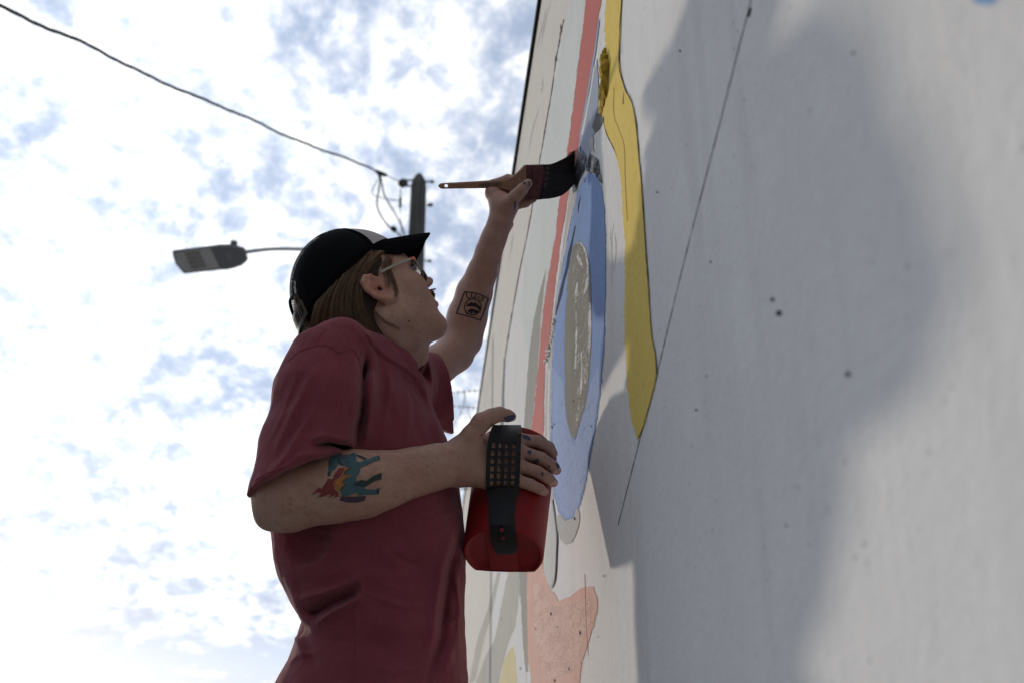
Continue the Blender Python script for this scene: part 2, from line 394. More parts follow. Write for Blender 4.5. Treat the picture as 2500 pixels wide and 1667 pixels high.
# ------------------------------------------------------------------ body
body = Field()
def build_body():
    b = body
    # head, in its own frame: x forward, y up, z towards the near ear
    b.add(hell((-0.004, 0.045, 0), (0.098, 0.090, 0.077)))
    b.add(hell((0.045, 0.045, 0), (0.052, 0.055, 0.060)), 0.03)
    b.add(hell((0.048, -0.012, 0), (0.050, 0.062, 0.059)), 0.03)
    b.add(hell((0.038, -0.050, 0), (0.047, 0.037, 0.045)), 0.03)
    for z in (1, -1):
        b.add(hell((0.066, -0.010, 0.042 * z), (0.022, 0.017, 0.020)), 0.025)
        b.add(hseg((0.012, -0.045, 0.052 * z), 0.014, (0.075, -0.086, 0.016 * z), 0.0125), 0.03)
        b.add(hseg((0.010, -0.005, 0.060 * z), 0.012, (0.012, -0.048, 0.052 * z), 0.013), 0.025)
        b.add(hseg((0.088, 0.033, 0.012 * z), 0.008, (0.070, 0.034, 0.050 * z), 0.008), 0.016)
    b.add(hell((0.076, -0.038, 0), (0.026, 0.030, 0.031)), 0.022)
    b.add(hell((0.0805, -0.0865, 0), (0.0170, 0.0160, 0.0205)), 0.020)
    for z in (1, -1): b.sub(hell((0.098, 0.014, 0.033 * z), (0.022, 0.013, 0.018)), 0.014)
    for z in (1, -1): b.add(hell((0.074, 0.014, 0.032 * z), (0.0135, 0.0115, 0.0150)), 0.004)
    # nose
    b.add(hseg((0.088, 0.028, 0), 0.0075, (0.1105, -0.001, 0), 0.0085), 0.010)
    b.add(hell((0.1150, -0.0060, 0), (0.0125, 0.0092, 0.0105)), 0.006)
    for z in (1, -1): b.add(hell((0.1030, -0.0095, 0.0115 * z), (0.0105, 0.0078, 0.0068)), 0.005)
    b.add(hseg((0.108, -0.012, 0), 0.0040, (0.096, -0.019, 0), 0.006), 0.006)
    for z in (1, -1): b.sub(hell((0.1085, -0.0155, 0.0075 * z), (0.0075, 0.0060, 0.0040)), 0.0025)
    # lips
    for z in (1, -1):
        b.add(hseg((0.1025, -0.0365, 0.003 * z), 0.0058, (0.090, -0.0415, 0.023 * z), 0.0032), 0.006)
        b.add(hseg((0.1020, -0.0500, 0.0), 0.0064, (0.090, -0.0455, 0.021 * z), 0.0032), 0.006)
        b.sub(hseg((0.1095, -0.0428, 0), 0.0011, (0.0935, -0.0432, 0.025 * z), 0.0008), 0.003)
    b.sub(hseg((0.1065, -0.0640, -0.012), 0.004, (0.1065, -0.0640, 0.012), 0.004), 0.010)
    # ears
    ea = R(20)
    def er(q):
        x, y = (q[0] + 0.009) * 1.0, q[1] * 1.0
        return np.array([-0.005 + x * math.cos(ea) - y * math.sin(ea), 0.002 + x * math.sin(ea) + y * math.cos(ea), q[2]])
    erz = lambda q, z: er(q) * np.array([1, 1, z])
    for z in (1, -1):
        hx = [(0.004, 0.004, 0.071), (0.006, 0.014, 0.076), (0.001, 0.025, 0.081), (-0.009, 0.030, 0.086), (-0.020, 0.026, 0.090), (-0.028, 0.012, 0.091),
              (-0.027, -0.004, 0.089), (-0.018, -0.018, 0.084), (-0.009, -0.027, 0.079), (0.000, -0.030, 0.074), (0.004, -0.026, 0.072)]
        hr = [0.0028, 0.0030, 0.0034, 0.0036, 0.0036, 0.0034, 0.0034, 0.0042, 0.0054, 0.0056, 0.0040]
        for i in range(len(hx) - 1):
            a, c = er(hx[i]), er(hx[i + 1]); a[2] *= z; c[2] *= z
            b.add(hseg(a, hr[i], c, hr[i + 1]), 0.004)
        n = np.array([0.42, 0.05, 1.0]); n /= np.linalg.norm(n); u = np.array([-0.62, 1, 0]); u -= n * (u @ n); u /= np.linalg.norm(u); w = np.cross(u, n)
        A = np.stack([w, u, n], 1).copy(); A[2] *= z
        b.add(ell(Hd(erz((-0.013, 0.002, 0.0795), z)), (0.018, 0.031, 0.0030), HM @ A), 0.005)
        for a, c in (((-0.006, 0.024, 0.083), (-0.018, 0.014, 0.0875)), ((-0.018, 0.014, 0.0875), (-0.018, -0.002, 0.0855)), ((-0.018, -0.002, 0.0855), (-0.008, -0.015, 0.079))):
            a, c = er(a), er(c); a[2] *= z; c[2] *= z; b.add(hseg(a, 0.0030, c, 0.0030), 0.004)
        b.sub(hell(erz((-0.0065, 0.000, 0.0850), z), (0.0100, 0.0150, 0.0095)), 0.004)
        b.sub(hell(erz((-0.002, -0.001, 0.0760), z), (0.005, 0.005, 0.0080)), 0.003)
        b.add(hell(erz((0.003, -0.001, 0.0755), z), (0.0050, 0.0065, 0.0040)), 0.003)
    # neck
    b.add(seg(Hd((-0.030, -0.020, 0)), 0.058, V(935, 925, 1.77), 0.052), 0.03)
    b.add(seg(Hd((0.020, -0.075, 0)), 0.036, V(966, 885, 1.775), 0.034), 0.03)
    b.add(seg(Hd((-0.020, -0.040, 0.055)), 0.013, V(985, 912, 1.75), 0.008), 0.025)
    b.add(ell(V(1027, 868, 1.775), (0.013, 0.016, 0.016)), 0.02)
    # trunk under the shirt
    b.add(seg(V(850, 920, 1.66), 0.03, V(800, 960, 1.58), 0.036), 0.03)
    b.add(ell(V(905, 1220, 1.68), (0.085, 0.18, 0.085)), 0.05)
    b.add(seg(V(850, 920, 1.66), 0.03, V(1005, 950, 1.88), 0.03), 0.03)
    # near arm
    b.add(seg(V(800, 960, 1.58), 0.036, V(690, 1215, 1.505), 0.042), 0.03)
    ch = [(680, 1213, 1.505, 0.0375), (720, 1207, 1.50, 0.0430), (775, 1195, 1.505, 0.0475), (830, 1185, 1.51, 0.0498), (890, 1180, 1.52, 0.0470), (950, 1168, 1.54, 0.0390), (1014, 1151, 1.565, 0.0345), (1068, 1138, 1.59, 0.0325), (1112, 1128, 1.61, 0.0310)]
    b.chain([V(*c[:3]) for c in ch], [c[3] for c in ch], 0.02, 0.02)
    b.add(seg(V(658, 1262, 1.505), 0.0140, V(702, 1250, 1.50), 0.0215), 0.03)
    # near hand on the pail
    sd = lambda px, py, r: V(px, py, float(np.nan_to_num(march(PAIL, [px], [py], off=r + 0.0005)[0][0], nan=1.66)))
    mc = [(1262, 1072, 0.0125), (1268, 1102, 0.0130), (1264, 1136, 0.0125), (1252, 1168, 0.0120)]
    wr = [(1128, 1100), (1125, 1118), (1124, 1140), (1126, 1158)]
    K = []
    for (kx, ky, kr), (wx, wy) in zip(mc, wr):
        k_ = sd(kx, ky, kr); K.append(k_)
        mid = V((kx + wx) / 2, (ky + wy) / 2, (k_[2] + 1.612) / 2 - 0.006)
        b.chain([V(wx, wy, 1.612), mid, k_], [0.0175, 0.0160, kr], 0.016, 0.02)
    fg = [[(1262, 1072), (1312, 1077), (1340, 1091), (1350, 1106)], [(1268, 1102), (1322, 1118), (1350, 1137), (1359, 1147)], [(1264, 1136), (1312, 1151), (1340, 1168), (1351, 1177)], [(1252, 1168), (1295, 1182), (1318, 1193), (1328, 1199)]]
    fr = [[0.0118, 0.0106, 0.0102, 0.0084], [0.0120, 0.0108, 0.0100, 0.0082], [0.0116, 0.0104, 0.0097, 0.0080], [0.0108, 0.0095, 0.0088, 0.0074]]
    for i, (pts, rr) in enumerate(zip(fg, fr)):
        q = [sd(x, y, r) for (x, y), r in zip(pts, rr)]; q[0] = K[i]
        for j in range(3): b.add(seg(q[j], rr[j], q[j + 1], rr[j + 1]), 0.0025 if j else 0.006)
        if i: pass
    for k_ in K: b.add(ell(k_ + np.array([0, 0.001, -0.0055]), (0.0085, 0.0075, 0.0075)), 0.006)
    for (x0, y0, x1, y1) in ((1010, 1118, 1120, 1112), (1005, 1150, 1115, 1140)): b.add(seg(V(x0, y0, 1.545), 0.006, V(x1, y1, 1.590), 0.005), 0.012)
    th = [(1135, 1092, 1.607, 0.0185), (1152, 1062, 1.605, 0.0165), (1175, 1030, 1.605, 0.0150), (1200, 1016, 1.608, 0.0122), (1220, 1010, 1.612, 0.0112), (1240, 1014, 1.620, 0.0094), (1250, 1016, 1.624, 0.0072)]
    b.chain([V(*c[:3]) for c in th], [c[3] for c in th], 0.006, 0.02)
    # far arm, raised
    b.add(seg(V(1005, 935, 1.92), 0.048, V(1110, 862, 2.02), 0.0365), 0.03)
    fa = [(1110, 860, 2.02, 0.0350), (1130, 815, 2.04, 0.0365), (1141, 772, 2.035, 0.0370), (1158, 715, 2.02, 0.0330), (1177, 665, 2.00, 0.0262), (1193, 615, 1.985, 0.0225), (1207, 578, 1.975, 0.0210), (1220, 545, 1.97, 0.0215)]
    b.chain([V(*c[:3]) for c in fa], [c[3] for c in fa], 0.02, 0.02)
    b.add(seg(V(1152, 840, 2.04), 0.014, V(1140, 815, 2.04), 0.02), 0.02)
    # far hand round the brush
    b.add(seg(V(1222, 540, 1.97), 0.021, V(1226, 500, 1.972), 0.0235), 0.015)
    b.add(seg(V(1226, 505, 1.975), 0.022, V(1207, 478, 1.985), 0.0165), 0.012)
    b.add(seg(V(1202, 470, 1.985), 0.0125, V(1196, 466, 1.985), 0.0085), 0.008)
    b.add(seg(V(1245, 508, 1.965), 0.0165, V(1240, 520, 1.97), 0.014), 0.012)
    b.chain([V(1236, 503, 1.955), V(1258, 480, 1.937), V(1275, 463, 1.929), V(1290, 448, 1.926)], [0.0150, 0.0122, 0.0108, 0.0085], 0.004, 0.012)      # thumb
    b.chain([V(1202, 476, 1.99), V(1204, 452, 2.004), V(1240, 438, 2.000), V(1268, 440, 1.985)], [0.0115, 0.0105, 0.0095, 0.0082], 0.004, 0.010)
    b.chain([V(1212, 486, 2.0), V(1228, 470, 2.012), V(1262, 462, 2.004), V(1285, 462, 1.990)], [0.0115, 0.0105, 0.0095, 0.0082], 0.004, 0.010)
    b.chain([V(1222, 500, 2.0), V(1250, 504, 2.012), V(1282, 496, 2.004), V(1302, 486, 1.992)], [0.0115, 0.0102, 0.0090, 0.0075], 0.004, 0.010)
    b.chain([V(1226, 520, 2.0), V(1238, 532, 2.01), V(1241, 548, 2.008), V(1238, 560, 1.998)], [0.0110, 0.0105, 0.0098, 0.0080], 0.004, 0.010)
build_body()

# ------------------------------------------------------------------ shirt
ROWS = np.array([  # py, left, right, depth, half depth
    (845, 880, 985, 1.775, .090), (862, 850, 1000, 1.772, .120), (885, 795, 1014, 1.768, .155), (930, 735, 1026, 1.760, .185), (1010, 705, 1062, 1.735, .185), (1072, 686, 1092, 1.720, .178), (1180, 668, 1118, 1.685, .165),
    (1260, 663, 1133, 1.660, .160), (1340, 677, 1136, 1.635, .155), (1394, 692, 1138, 1.620, .152), (1452, 717, 1134, 1.602, .147), (1502, 744, 1133, 1.590, .145), (1542, 724, 1135, 1.577, .148),
    (1600, 702, 1137, 1.560, .152), (1667, 672, 1139, 1.540, .157), (1760, 655, 1140, 1.515, .162), (1850, 650, 1142, 1.492, .165)], float)
_vy = (CYP - ROWS[:, 0]) / F * ROWS[:, 3]
_cx = ((ROWS[:, 1] + ROWS[:, 2]) / 2 - CXP) / F * ROWS[:, 3]
_hw = (ROWS[:, 2] - ROWS[:, 1]) / 2 / F * ROWS[:, 3]
_o = np.argsort(_vy)
def torso_f(p):
    y = p[:, 1]; i = lambda a: np.interp(y, _vy[_o], a[_o]).astype(np.float32)
    cx, hw, cz, hd = i(_cx), i(_hw), i(ROWS[:, 3]), i(ROWS[:, 4])
    a = np.abs(p[:, 0] - cx) / hw; b = np.abs(p[:, 2] - cz) / hd
    k = (a ** 2.3 + b ** 2.3) ** (1 / 2.3)
    d = (k - 1) * np.minimum(hw, hd)
    return np.maximum(d, np.maximum(y - _vy.max(), _vy.min() - y))
shirt = Field()
CUFF_P = V(733, 1164, 1.505); CUFF_N = np.array([0.40, -0.85, -0.35]); CUFF_N /= np.linalg.norm(CUFF_N)
def halfspace(P, N): 
    P = P.astype(np.float32); N = N.astype(np.float32)
    return lambda p: (p - P) @ N
FOLDS = []   # (polyline px, width px, amplitude m)  +valley  -ridge
def fold(pts, w, a): FOLDS.append((np.asarray(pts, float), w, a))
fold([(893, 850), (886, 930), (884, 1010), (866, 1100)], 12, 0.015)
fold([(915, 860), (905, 950), (900, 1040), (890, 1110)], 16, -0.006)
fold([(770, 900), (712, 1010), (668, 1110)], 8, -0.0060); fold([(745, 905), (690, 1010)], 8, 0.003)
fold([(815, 905), (762, 1000), (700, 1110), (655, 1160)], 9, -0.0070); fold([(800, 930), (740, 1030), (690, 1090)], 9, 0.004)
fold([(850, 920), (835, 1000), (800, 1060), (740, 1100)], 12, -0.004)
fold([(763, 1087), (800, 1082), (840, 1090), (862, 1098)], 8, 0.016); fold([(755, 1072), (800, 1064), (850, 1076)], 9, -0.006); fold([(720, 1112), (770, 1106), (810, 1106)], 8, -0.005)
fold([(1025, 930), (1045, 965), (1064, 1010), (1072, 1060), (1060, 1100)], 9, -0.005); fold([(1012, 940), (1040, 990), (1050, 1050)], 10, 0.004)
fold([(940, 880), (960, 960), (985, 1060)], 14, -0.0035); fold([(975, 905), (1005, 980), (1020, 1060)], 10, 0.003)
fold([(726, 1462), (770, 1452), (820, 1436), (868, 1415), (905, 1395)], 9, -0.013)
fold([(752, 1492), (772, 1494), (800, 1478), (845, 1455), (872, 1446)], 12, 0.022)
fold([(772, 1520), (800, 1500), (840, 1478), (875, 1462), (884, 1440)], 8, -0.015)
fold([(880, 1410), (884, 1436), (876, 1462)], 7, -0.006)
fold([(716, 1545), (730, 1575), (742, 1600)], 9, -0.008); fold([(735, 1540), (760, 1590), (770, 1640)], 14, 0.006)
fold([(690, 1640), (720, 1560), (760, 1520)], 9, 0.005)
fold([(1128, 1300), (1100, 1380), (1086, 1470), (1076, 1560), (1040, 1667)], 13, 0.016); fold([(1105, 1300), (1075, 1400), (1062, 1500), (1050, 1590)], 14, -0.011)
fold([(890, 1330), (960, 1345), (1040, 1322), (1095, 1280)], 20, -0.005); fold([(870, 1370), (960, 1392), (1060, 1370)], 18, 0.004)
fold([(900, 1400), (980, 1440), (1050, 1440)], 16, -0.004); fold([(880, 1500), (960, 1530), (1040, 1520)], 22, -0.004); fold([(890, 1560), (960, 1590)], 16, 0.003)
for _pts, _w, _a in (([(955, 905), (948, 985), (930, 1075)], 7, -0.004), ([(992, 930), (1000, 1000), (992, 1080)], 6, -0.004), ([(720, 930), (690, 1010), (660, 1075)], 5, -0.003), ([(838, 960), (805, 1040), (770, 1075)], 6, -0.004), ([(680, 1150), (720, 1120), (742, 1108)], 5, -0.004), ([(940, 1330), (985, 1368), (1030, 1380)], 8, 0.005), ([(760, 1300), (830, 1318), (900, 1310)], 9, 0.005), ([(900, 1450), (985, 1480), (1040, 1478)], 7, -0.005), ([(700, 1620), (728, 1600), (775, 1590)], 6, -0.004), ([(900, 1620), (960, 1640), (1020, 1630)], 8, -0.004), ([(1000, 1240), (1060, 1262), (1110, 1250)], 9, -0.005), ([(1110, 1400), (1122, 1480), (1118, 1560)], 6, -0.005)): fold(_pts, _w, _a)
fold([(700, 1320), (760, 1350), (860, 1340)], 20, 0.005); fold([(700, 1390), (780, 1405), (860, 1385)], 18, -0.004)
fold([(1040, 1560), (1100, 1520), (1130, 1500)], 10, -0.004); fold([(1085, 1640), (1112, 1560)], 10, -0.005)
def shirt_post(p, d):
    near = np.abs(d) < 0.05
    if near.any():
        q = p[near]; z = q[:, 2]; px = CXP + q[:, 0] / z * F; py = CYP - q[:, 1] / z * F
        cz = np.interp(q[:, 1], _vy[_o], ROWS[:, 3][_o]); m = np.clip((cz + 0.02 - z) / 0.06, 0, 1)
        w_ = np.stack([q[:, 0] * 1.0 + q[:, 1] * 0.5, q[:, 1] * 0.55 - 0.3 * q[:, 0], q[:, 2]], -1)
        off = 0.0060 * vnoise(q + 5, 15.0) + 0.0052 * (0.25 - np.abs(vnoise(w_ + 2, 27.0))) + 0.0014 * vnoise(q, 55.0)
        P2 = np.stack([px, py], -1)
        for pts, w, a in FOLDS:
            lo, hi = pts.min(0) - 3 * w, pts.max(0) + 3 * w
            s = (px > lo[0]) & (px < hi[0]) & (py > lo[1]) & (py < hi[1]) & (m > 0)
            if not s.any(): continue
            x = P2[s]; best = np.full(len(x), 1e9); tt = np.zeros(len(x)); n = len(pts) - 1
            for i in range(n):
                ab = pts[i + 1] - pts[i]; h = np.clip((x - pts[i]) @ ab / (ab @ ab), 0, 1)
                dd = np.linalg.norm(x - pts[i] - h[:, None] * ab, axis=1); u = dd < best
                best = np.where(u, dd, best); tt = np.where(u, (i + h) / n, tt)
            env = np.clip(tt / 0.22, 0, 1) * np.clip((1 - tt) / 0.22, 0, 1)
            off[s] += a * np.exp(-(best / w) ** 1.5) * (0.25 + 0.75 * env) * m[s]
        d = d.copy(); d[near] += off.astype(np.float32)
    return d
def build_shirt():
    s = shirt
    s.add((torso_f, V(900, 1300, 1.66), 0.48), 0.02)
    s.add(seg(V(832, 852, 1.605), 0.0425, V(935, 905, 1.74), 0.062), 0.035)
    s.add(seg(V(945, 905, 1.75), 0.060, V(1015, 925, 1.90), 0.050), 0.035)
    # near sleeve
    sl = [(836, 848, 1.600, 0.0395), (806, 885, 1.585, 0.0600), (787, 955, 1.565, 0.0735), (754, 1100, 1.525, 0.0715), (727, 1215, 1.495, 0.0685), (706, 1300, 1.475, 0.067)]
    pts = [V(*c[:3]) for c in sl]; rr = [c[3] for c in sl]
    segs = [seg(pts[i], rr[i], pts[i + 1], rr[i + 1])[0] for i in range(len(pts) - 1)]
    hs = halfspace(CUFF_P, CUFF_N)
    def sleeve(p):
        d = segs[0](p)
        for g in segs[1:]: d = smin(d, g(p), 0.02)
        return np.maximum(d, hs(p))
    s.add((sleeve, V(765, 1050, 1.54), 0.24), 0.022)
    c0 = V(754, 1100, 1.525); c1 = V(706, 1300, 1.475)
    cav = seg(c0, 0.053, c1, 0.067 - 0.004)[0]; hs2 = halfspace(CUFF_P - CUFF_N * 0.10, CUFF_N)
    s.sub((lambda p: np.maximum(cav(p), -hs2(p)), (c0 + c1) / 2, 0.17), 0.003)
    # far sleeve
    fs = [V(1000, 925, 1.90), V(1050, 945, 1.95), V(1120, 975, 2.0)]
    g1 = seg(fs[0], 0.055, fs[1], 0.066)[0]; g2 = seg(fs[1], 0.066, fs[2], 0.070)[0]
    FP = V(1084, 950, 1.97); FN = np.array([0.93, 0.22, 0.28]); FN /= np.linalg.norm(FN); h3 = halfspace(FP, FN)
    s.add((lambda p: np.maximum(smin(g1(p), g2(p), 0.02), h3(p)), fs[1], 0.14), 0.02)
    g4 = seg(fs[1], 0.052, fs[2] + np.array([0.03, 0, 0.02]), 0.062)[0]; h5 = halfspace(FP - FN * 0.06, FN)
    s.sub((lambda p: np.maximum(g4(p), -h5(p)), fs[1], 0.16), 0.003)
    # neck opening: everything inside the collar ring and above its plane is cut away
    A_, B_, C_ = V(906, 836, 1.675), V(1016, 922, 1.735), V(955, 838, 1.845)
    n = np.cross(B_ - A_, C_ - A_); n /= np.linalg.norm(n); n = n if n[1] > 0 else -n
    cy = seg(V(930, 760, 1.76), 0.082, V(966, 900, 1.768), 0.0725)[0]; hp = halfspace(A_, n)
    s.sub((lambda p: np.maximum(cy(p), -hp(p)), V(950, 840, 1.76), 0.16), 0.004)
    s.post = shirt_post
build_shirt()
# ------------------------------------------------------------------ setting: ground and mural wall
HORIZON = CYP + F * math.tan(PITCH)
VPX = 1321 - 0.1539 * HORIZON
AZ = math.atan2((VPX - CXP), F / math.cos(PITCH))                      # azimuth of the wall's run
U = np.array([math.sin(AZ), math.cos(AZ), 0.0]); NW = np.array([math.cos(AZ), -math.sin(AZ), 0.0])  # NW: from camera into the wall
WALL_A = 0.26
def ray(px, py): return (px - CXP) / F * RIGHT + (CYP - py) / F * UPV + FWD
def wall_pt(px, py, off=0.0):
    r = ray(px, py); return CAM + r * ((WALL_A - off) / (r @ NW))
H_WALL = 0.5 * (wall_pt(1321, 0)[2] + wall_pt(1169, 988)[2])

def wall_material(name, base, spots=1.0, streak=0.5, c2=None, speck=None, rough=0.82, bump=0.45, dry=None, grain=1.0):
    """weathered paint on hand-trowelled stucco; coordinates are metres in the wall plane"""
    m = bpy.data.materials.new(name); m.use_nodes = True; MAT[name] = m
    t = NT(m.node_tree); b = m.node_tree.nodes['Principled BSDF']; b.inputs['Roughness'].default_value = rough; b.inputs['Specular IOR Level'].default_value = 0.06
    g = t.node('ShaderNodeNewGeometry').outputs['Position']
    p = t.mapping(g, rot=(0, 0, -AZ)) if False else g
    cloud = t.noise(p, 2.2, 5, 0.55, 0.4); mid = t.noise(p, 11.0, 6, 0.6, 0.2); grit = t.noise(p, 160.0, 4, 0.65)
    drip = t.noise(t.mapping(g, scale=(14, 14, 1.2)), 1.0, 5, 0.6, 0.2)
    col = t.mix(t.math('MULTIPLY', t.smooth(cloud, 0.40, 0.66), 0.55 * streak), base, c2 if c2 else tuple(c * 0.82 for c in base[:3]) + (1,))
    col = t.mix(t.math('MULTIPLY', t.smooth(drip, 0.50, 0.72), 0.30 * streak), col, tuple(c * 0.70 for c in base[:3]) + (1,))
    col = t.mix(t.math('MULTIPLY', t.smooth(mid, 0.50, 0.74), 0.28 * streak), col, tuple(min(1, c * 1.14) for c in base[:3]) + (1,))
    gran = t.noise(g, 75.0, 5, 0.68, 0.1); gran2 = t.noise(t.mapping(g, scale=(26, 26, 9)), 1.0, 6, 0.7, 0.2)
    col = t.mix(t.math('MULTIPLY', t.smooth(gran, 0.52, 0.74), 0.34 * grain), col, tuple(c * 0.62 for c in base[:3]) + (1,))
    col = t.mix(t.math('MULTIPLY', t.smooth(gran2, 0.50, 0.72), 0.22 * grain), col, tuple(c * 0.74 for c in base[:3]) + (1,))
    col = t.mix(t.math('MULTIPLY', t.smooth(t.noise(g, 52.0, 5, 0.66), 0.52, 0.70), 0.35 * grain), col, tuple(min(0.85, c * 1.22) for c in base[:3]) + (1,))
    vo = t.node('ShaderNodeTexVoronoi'); t.link(g, vo.inputs['Vector']); vo.inputs['Scale'].default_value = 72.0
    pit = t.math('MULTIPLY', t.math('LESS_THAN', vo.outputs['Distance'], 0.17), t.math('GREATER_THAN', t.noise(g, 21.0, 3, 0.6), 0.60 if not speck else speck))
    col = t.mix(t.math('MULTIPLY', pit, 0.72 * spots), col, tuple(c * 0.16 for c in base[:3]) + (1,))
    t.link(col, b.inputs['Base Color'])
    h = t.math('ADD', t.math('MULTIPLY', mid, 1.0), t.math('ADD', t.math('MULTIPLY', grit, 0.25), t.math('MULTIPLY', gran, 0.8)))
    h = t.math('SUBTRACT', h, t.math('MULTIPLY', pit, 0.5))
    bn = t.node('ShaderNodeBump'); bn.inputs['Strength'].default_value = bump; bn.inputs['Distance'].default_value = 0.004
    t.link(h, bn.inputs['Height']); t.link(bn.outputs[0], b.inputs['Normal'])
    if dry:                                # dry-brushed: the coat below shows through in the hollows of the stucco
        out = m.node_tree.nodes['Material Output']; tr = t.node('ShaderNodeBsdfTransparent'); mx = t.node('ShaderNodeMixShader')
        sx = t.node('ShaderNodeSeparateXYZ'); t.link(g, sx.inputs[0]); cb = t.node('ShaderNodeCombineXYZ')
        t.link(t.math('MULTIPLY', t.vmath('DOT_PRODUCT', g, tuple(U)), 48.0), cb.inputs[0]); t.link(t.math('MULTIPLY', sx.outputs[2], 330.0), cb.inputs[2])
        n = t.math('ADD', t.math('MULTIPLY', t.noise(cb.outputs[0], 1.0, 3, 0.7), 0.6), t.math('MULTIPLY', t.noise(cb.outputs[0], 0.12, 4, 0.6), 0.4))
        t.link(t.smooth(n, dry - 0.03, dry + 0.03), mx.inputs[0]); t.link(tr.outputs[0], mx.inputs[1]); t.link(b.outputs[0], mx.inputs[2]); t.link(mx.outputs[0], out.inputs[0])
    return m

def build_ground():
    m = mat('asphalt', (0.075, 0.074, 0.072, 1), 0.9, 0.3, bump=(60, 0.4, 0.01), vary=(1.5, 0.35))
    s = 900
    g = mk('ground', [(-s, -s, 0), (s, -s, 0), (s, s, 0), (-s, s, 0)], [(0, 1, 2, 3)], m, None, False, True); tag(g, kind='structure')
    m2 = mat('concrete', (0.22, 0.215, 0.20, 1), 0.85, 0.3, bump=(40, 0.35, 0.006), vary=(3, 0.25))
    # pavement along the wall with a kerb
    a = CAM.copy(); a[2] = 0
    q = lambda s_, o_: a + U * s_ + NW * o_
    L0, L1, w0, w1 = -6.0, 40.0, WALL_A - 0.002, WALL_A - 2.2
    v = [q(L0, w0), q(L1, w0), q(L1, w1), q(L0, w1)]; v = [x + np.array([0, 0, z]) for z in (0.004, 0.13) for x in v]
    pv = mk('pavement', v, [(3, 2, 1, 0), (4, 5, 6, 7), (0, 1, 5, 4), (1, 2, 6, 5), (2, 3, 7, 6), (3, 0, 4, 7)], m2, None, False, True); fix_normals(pv); tag(pv, kind='structure')
PAVE = 0.13
build_ground()

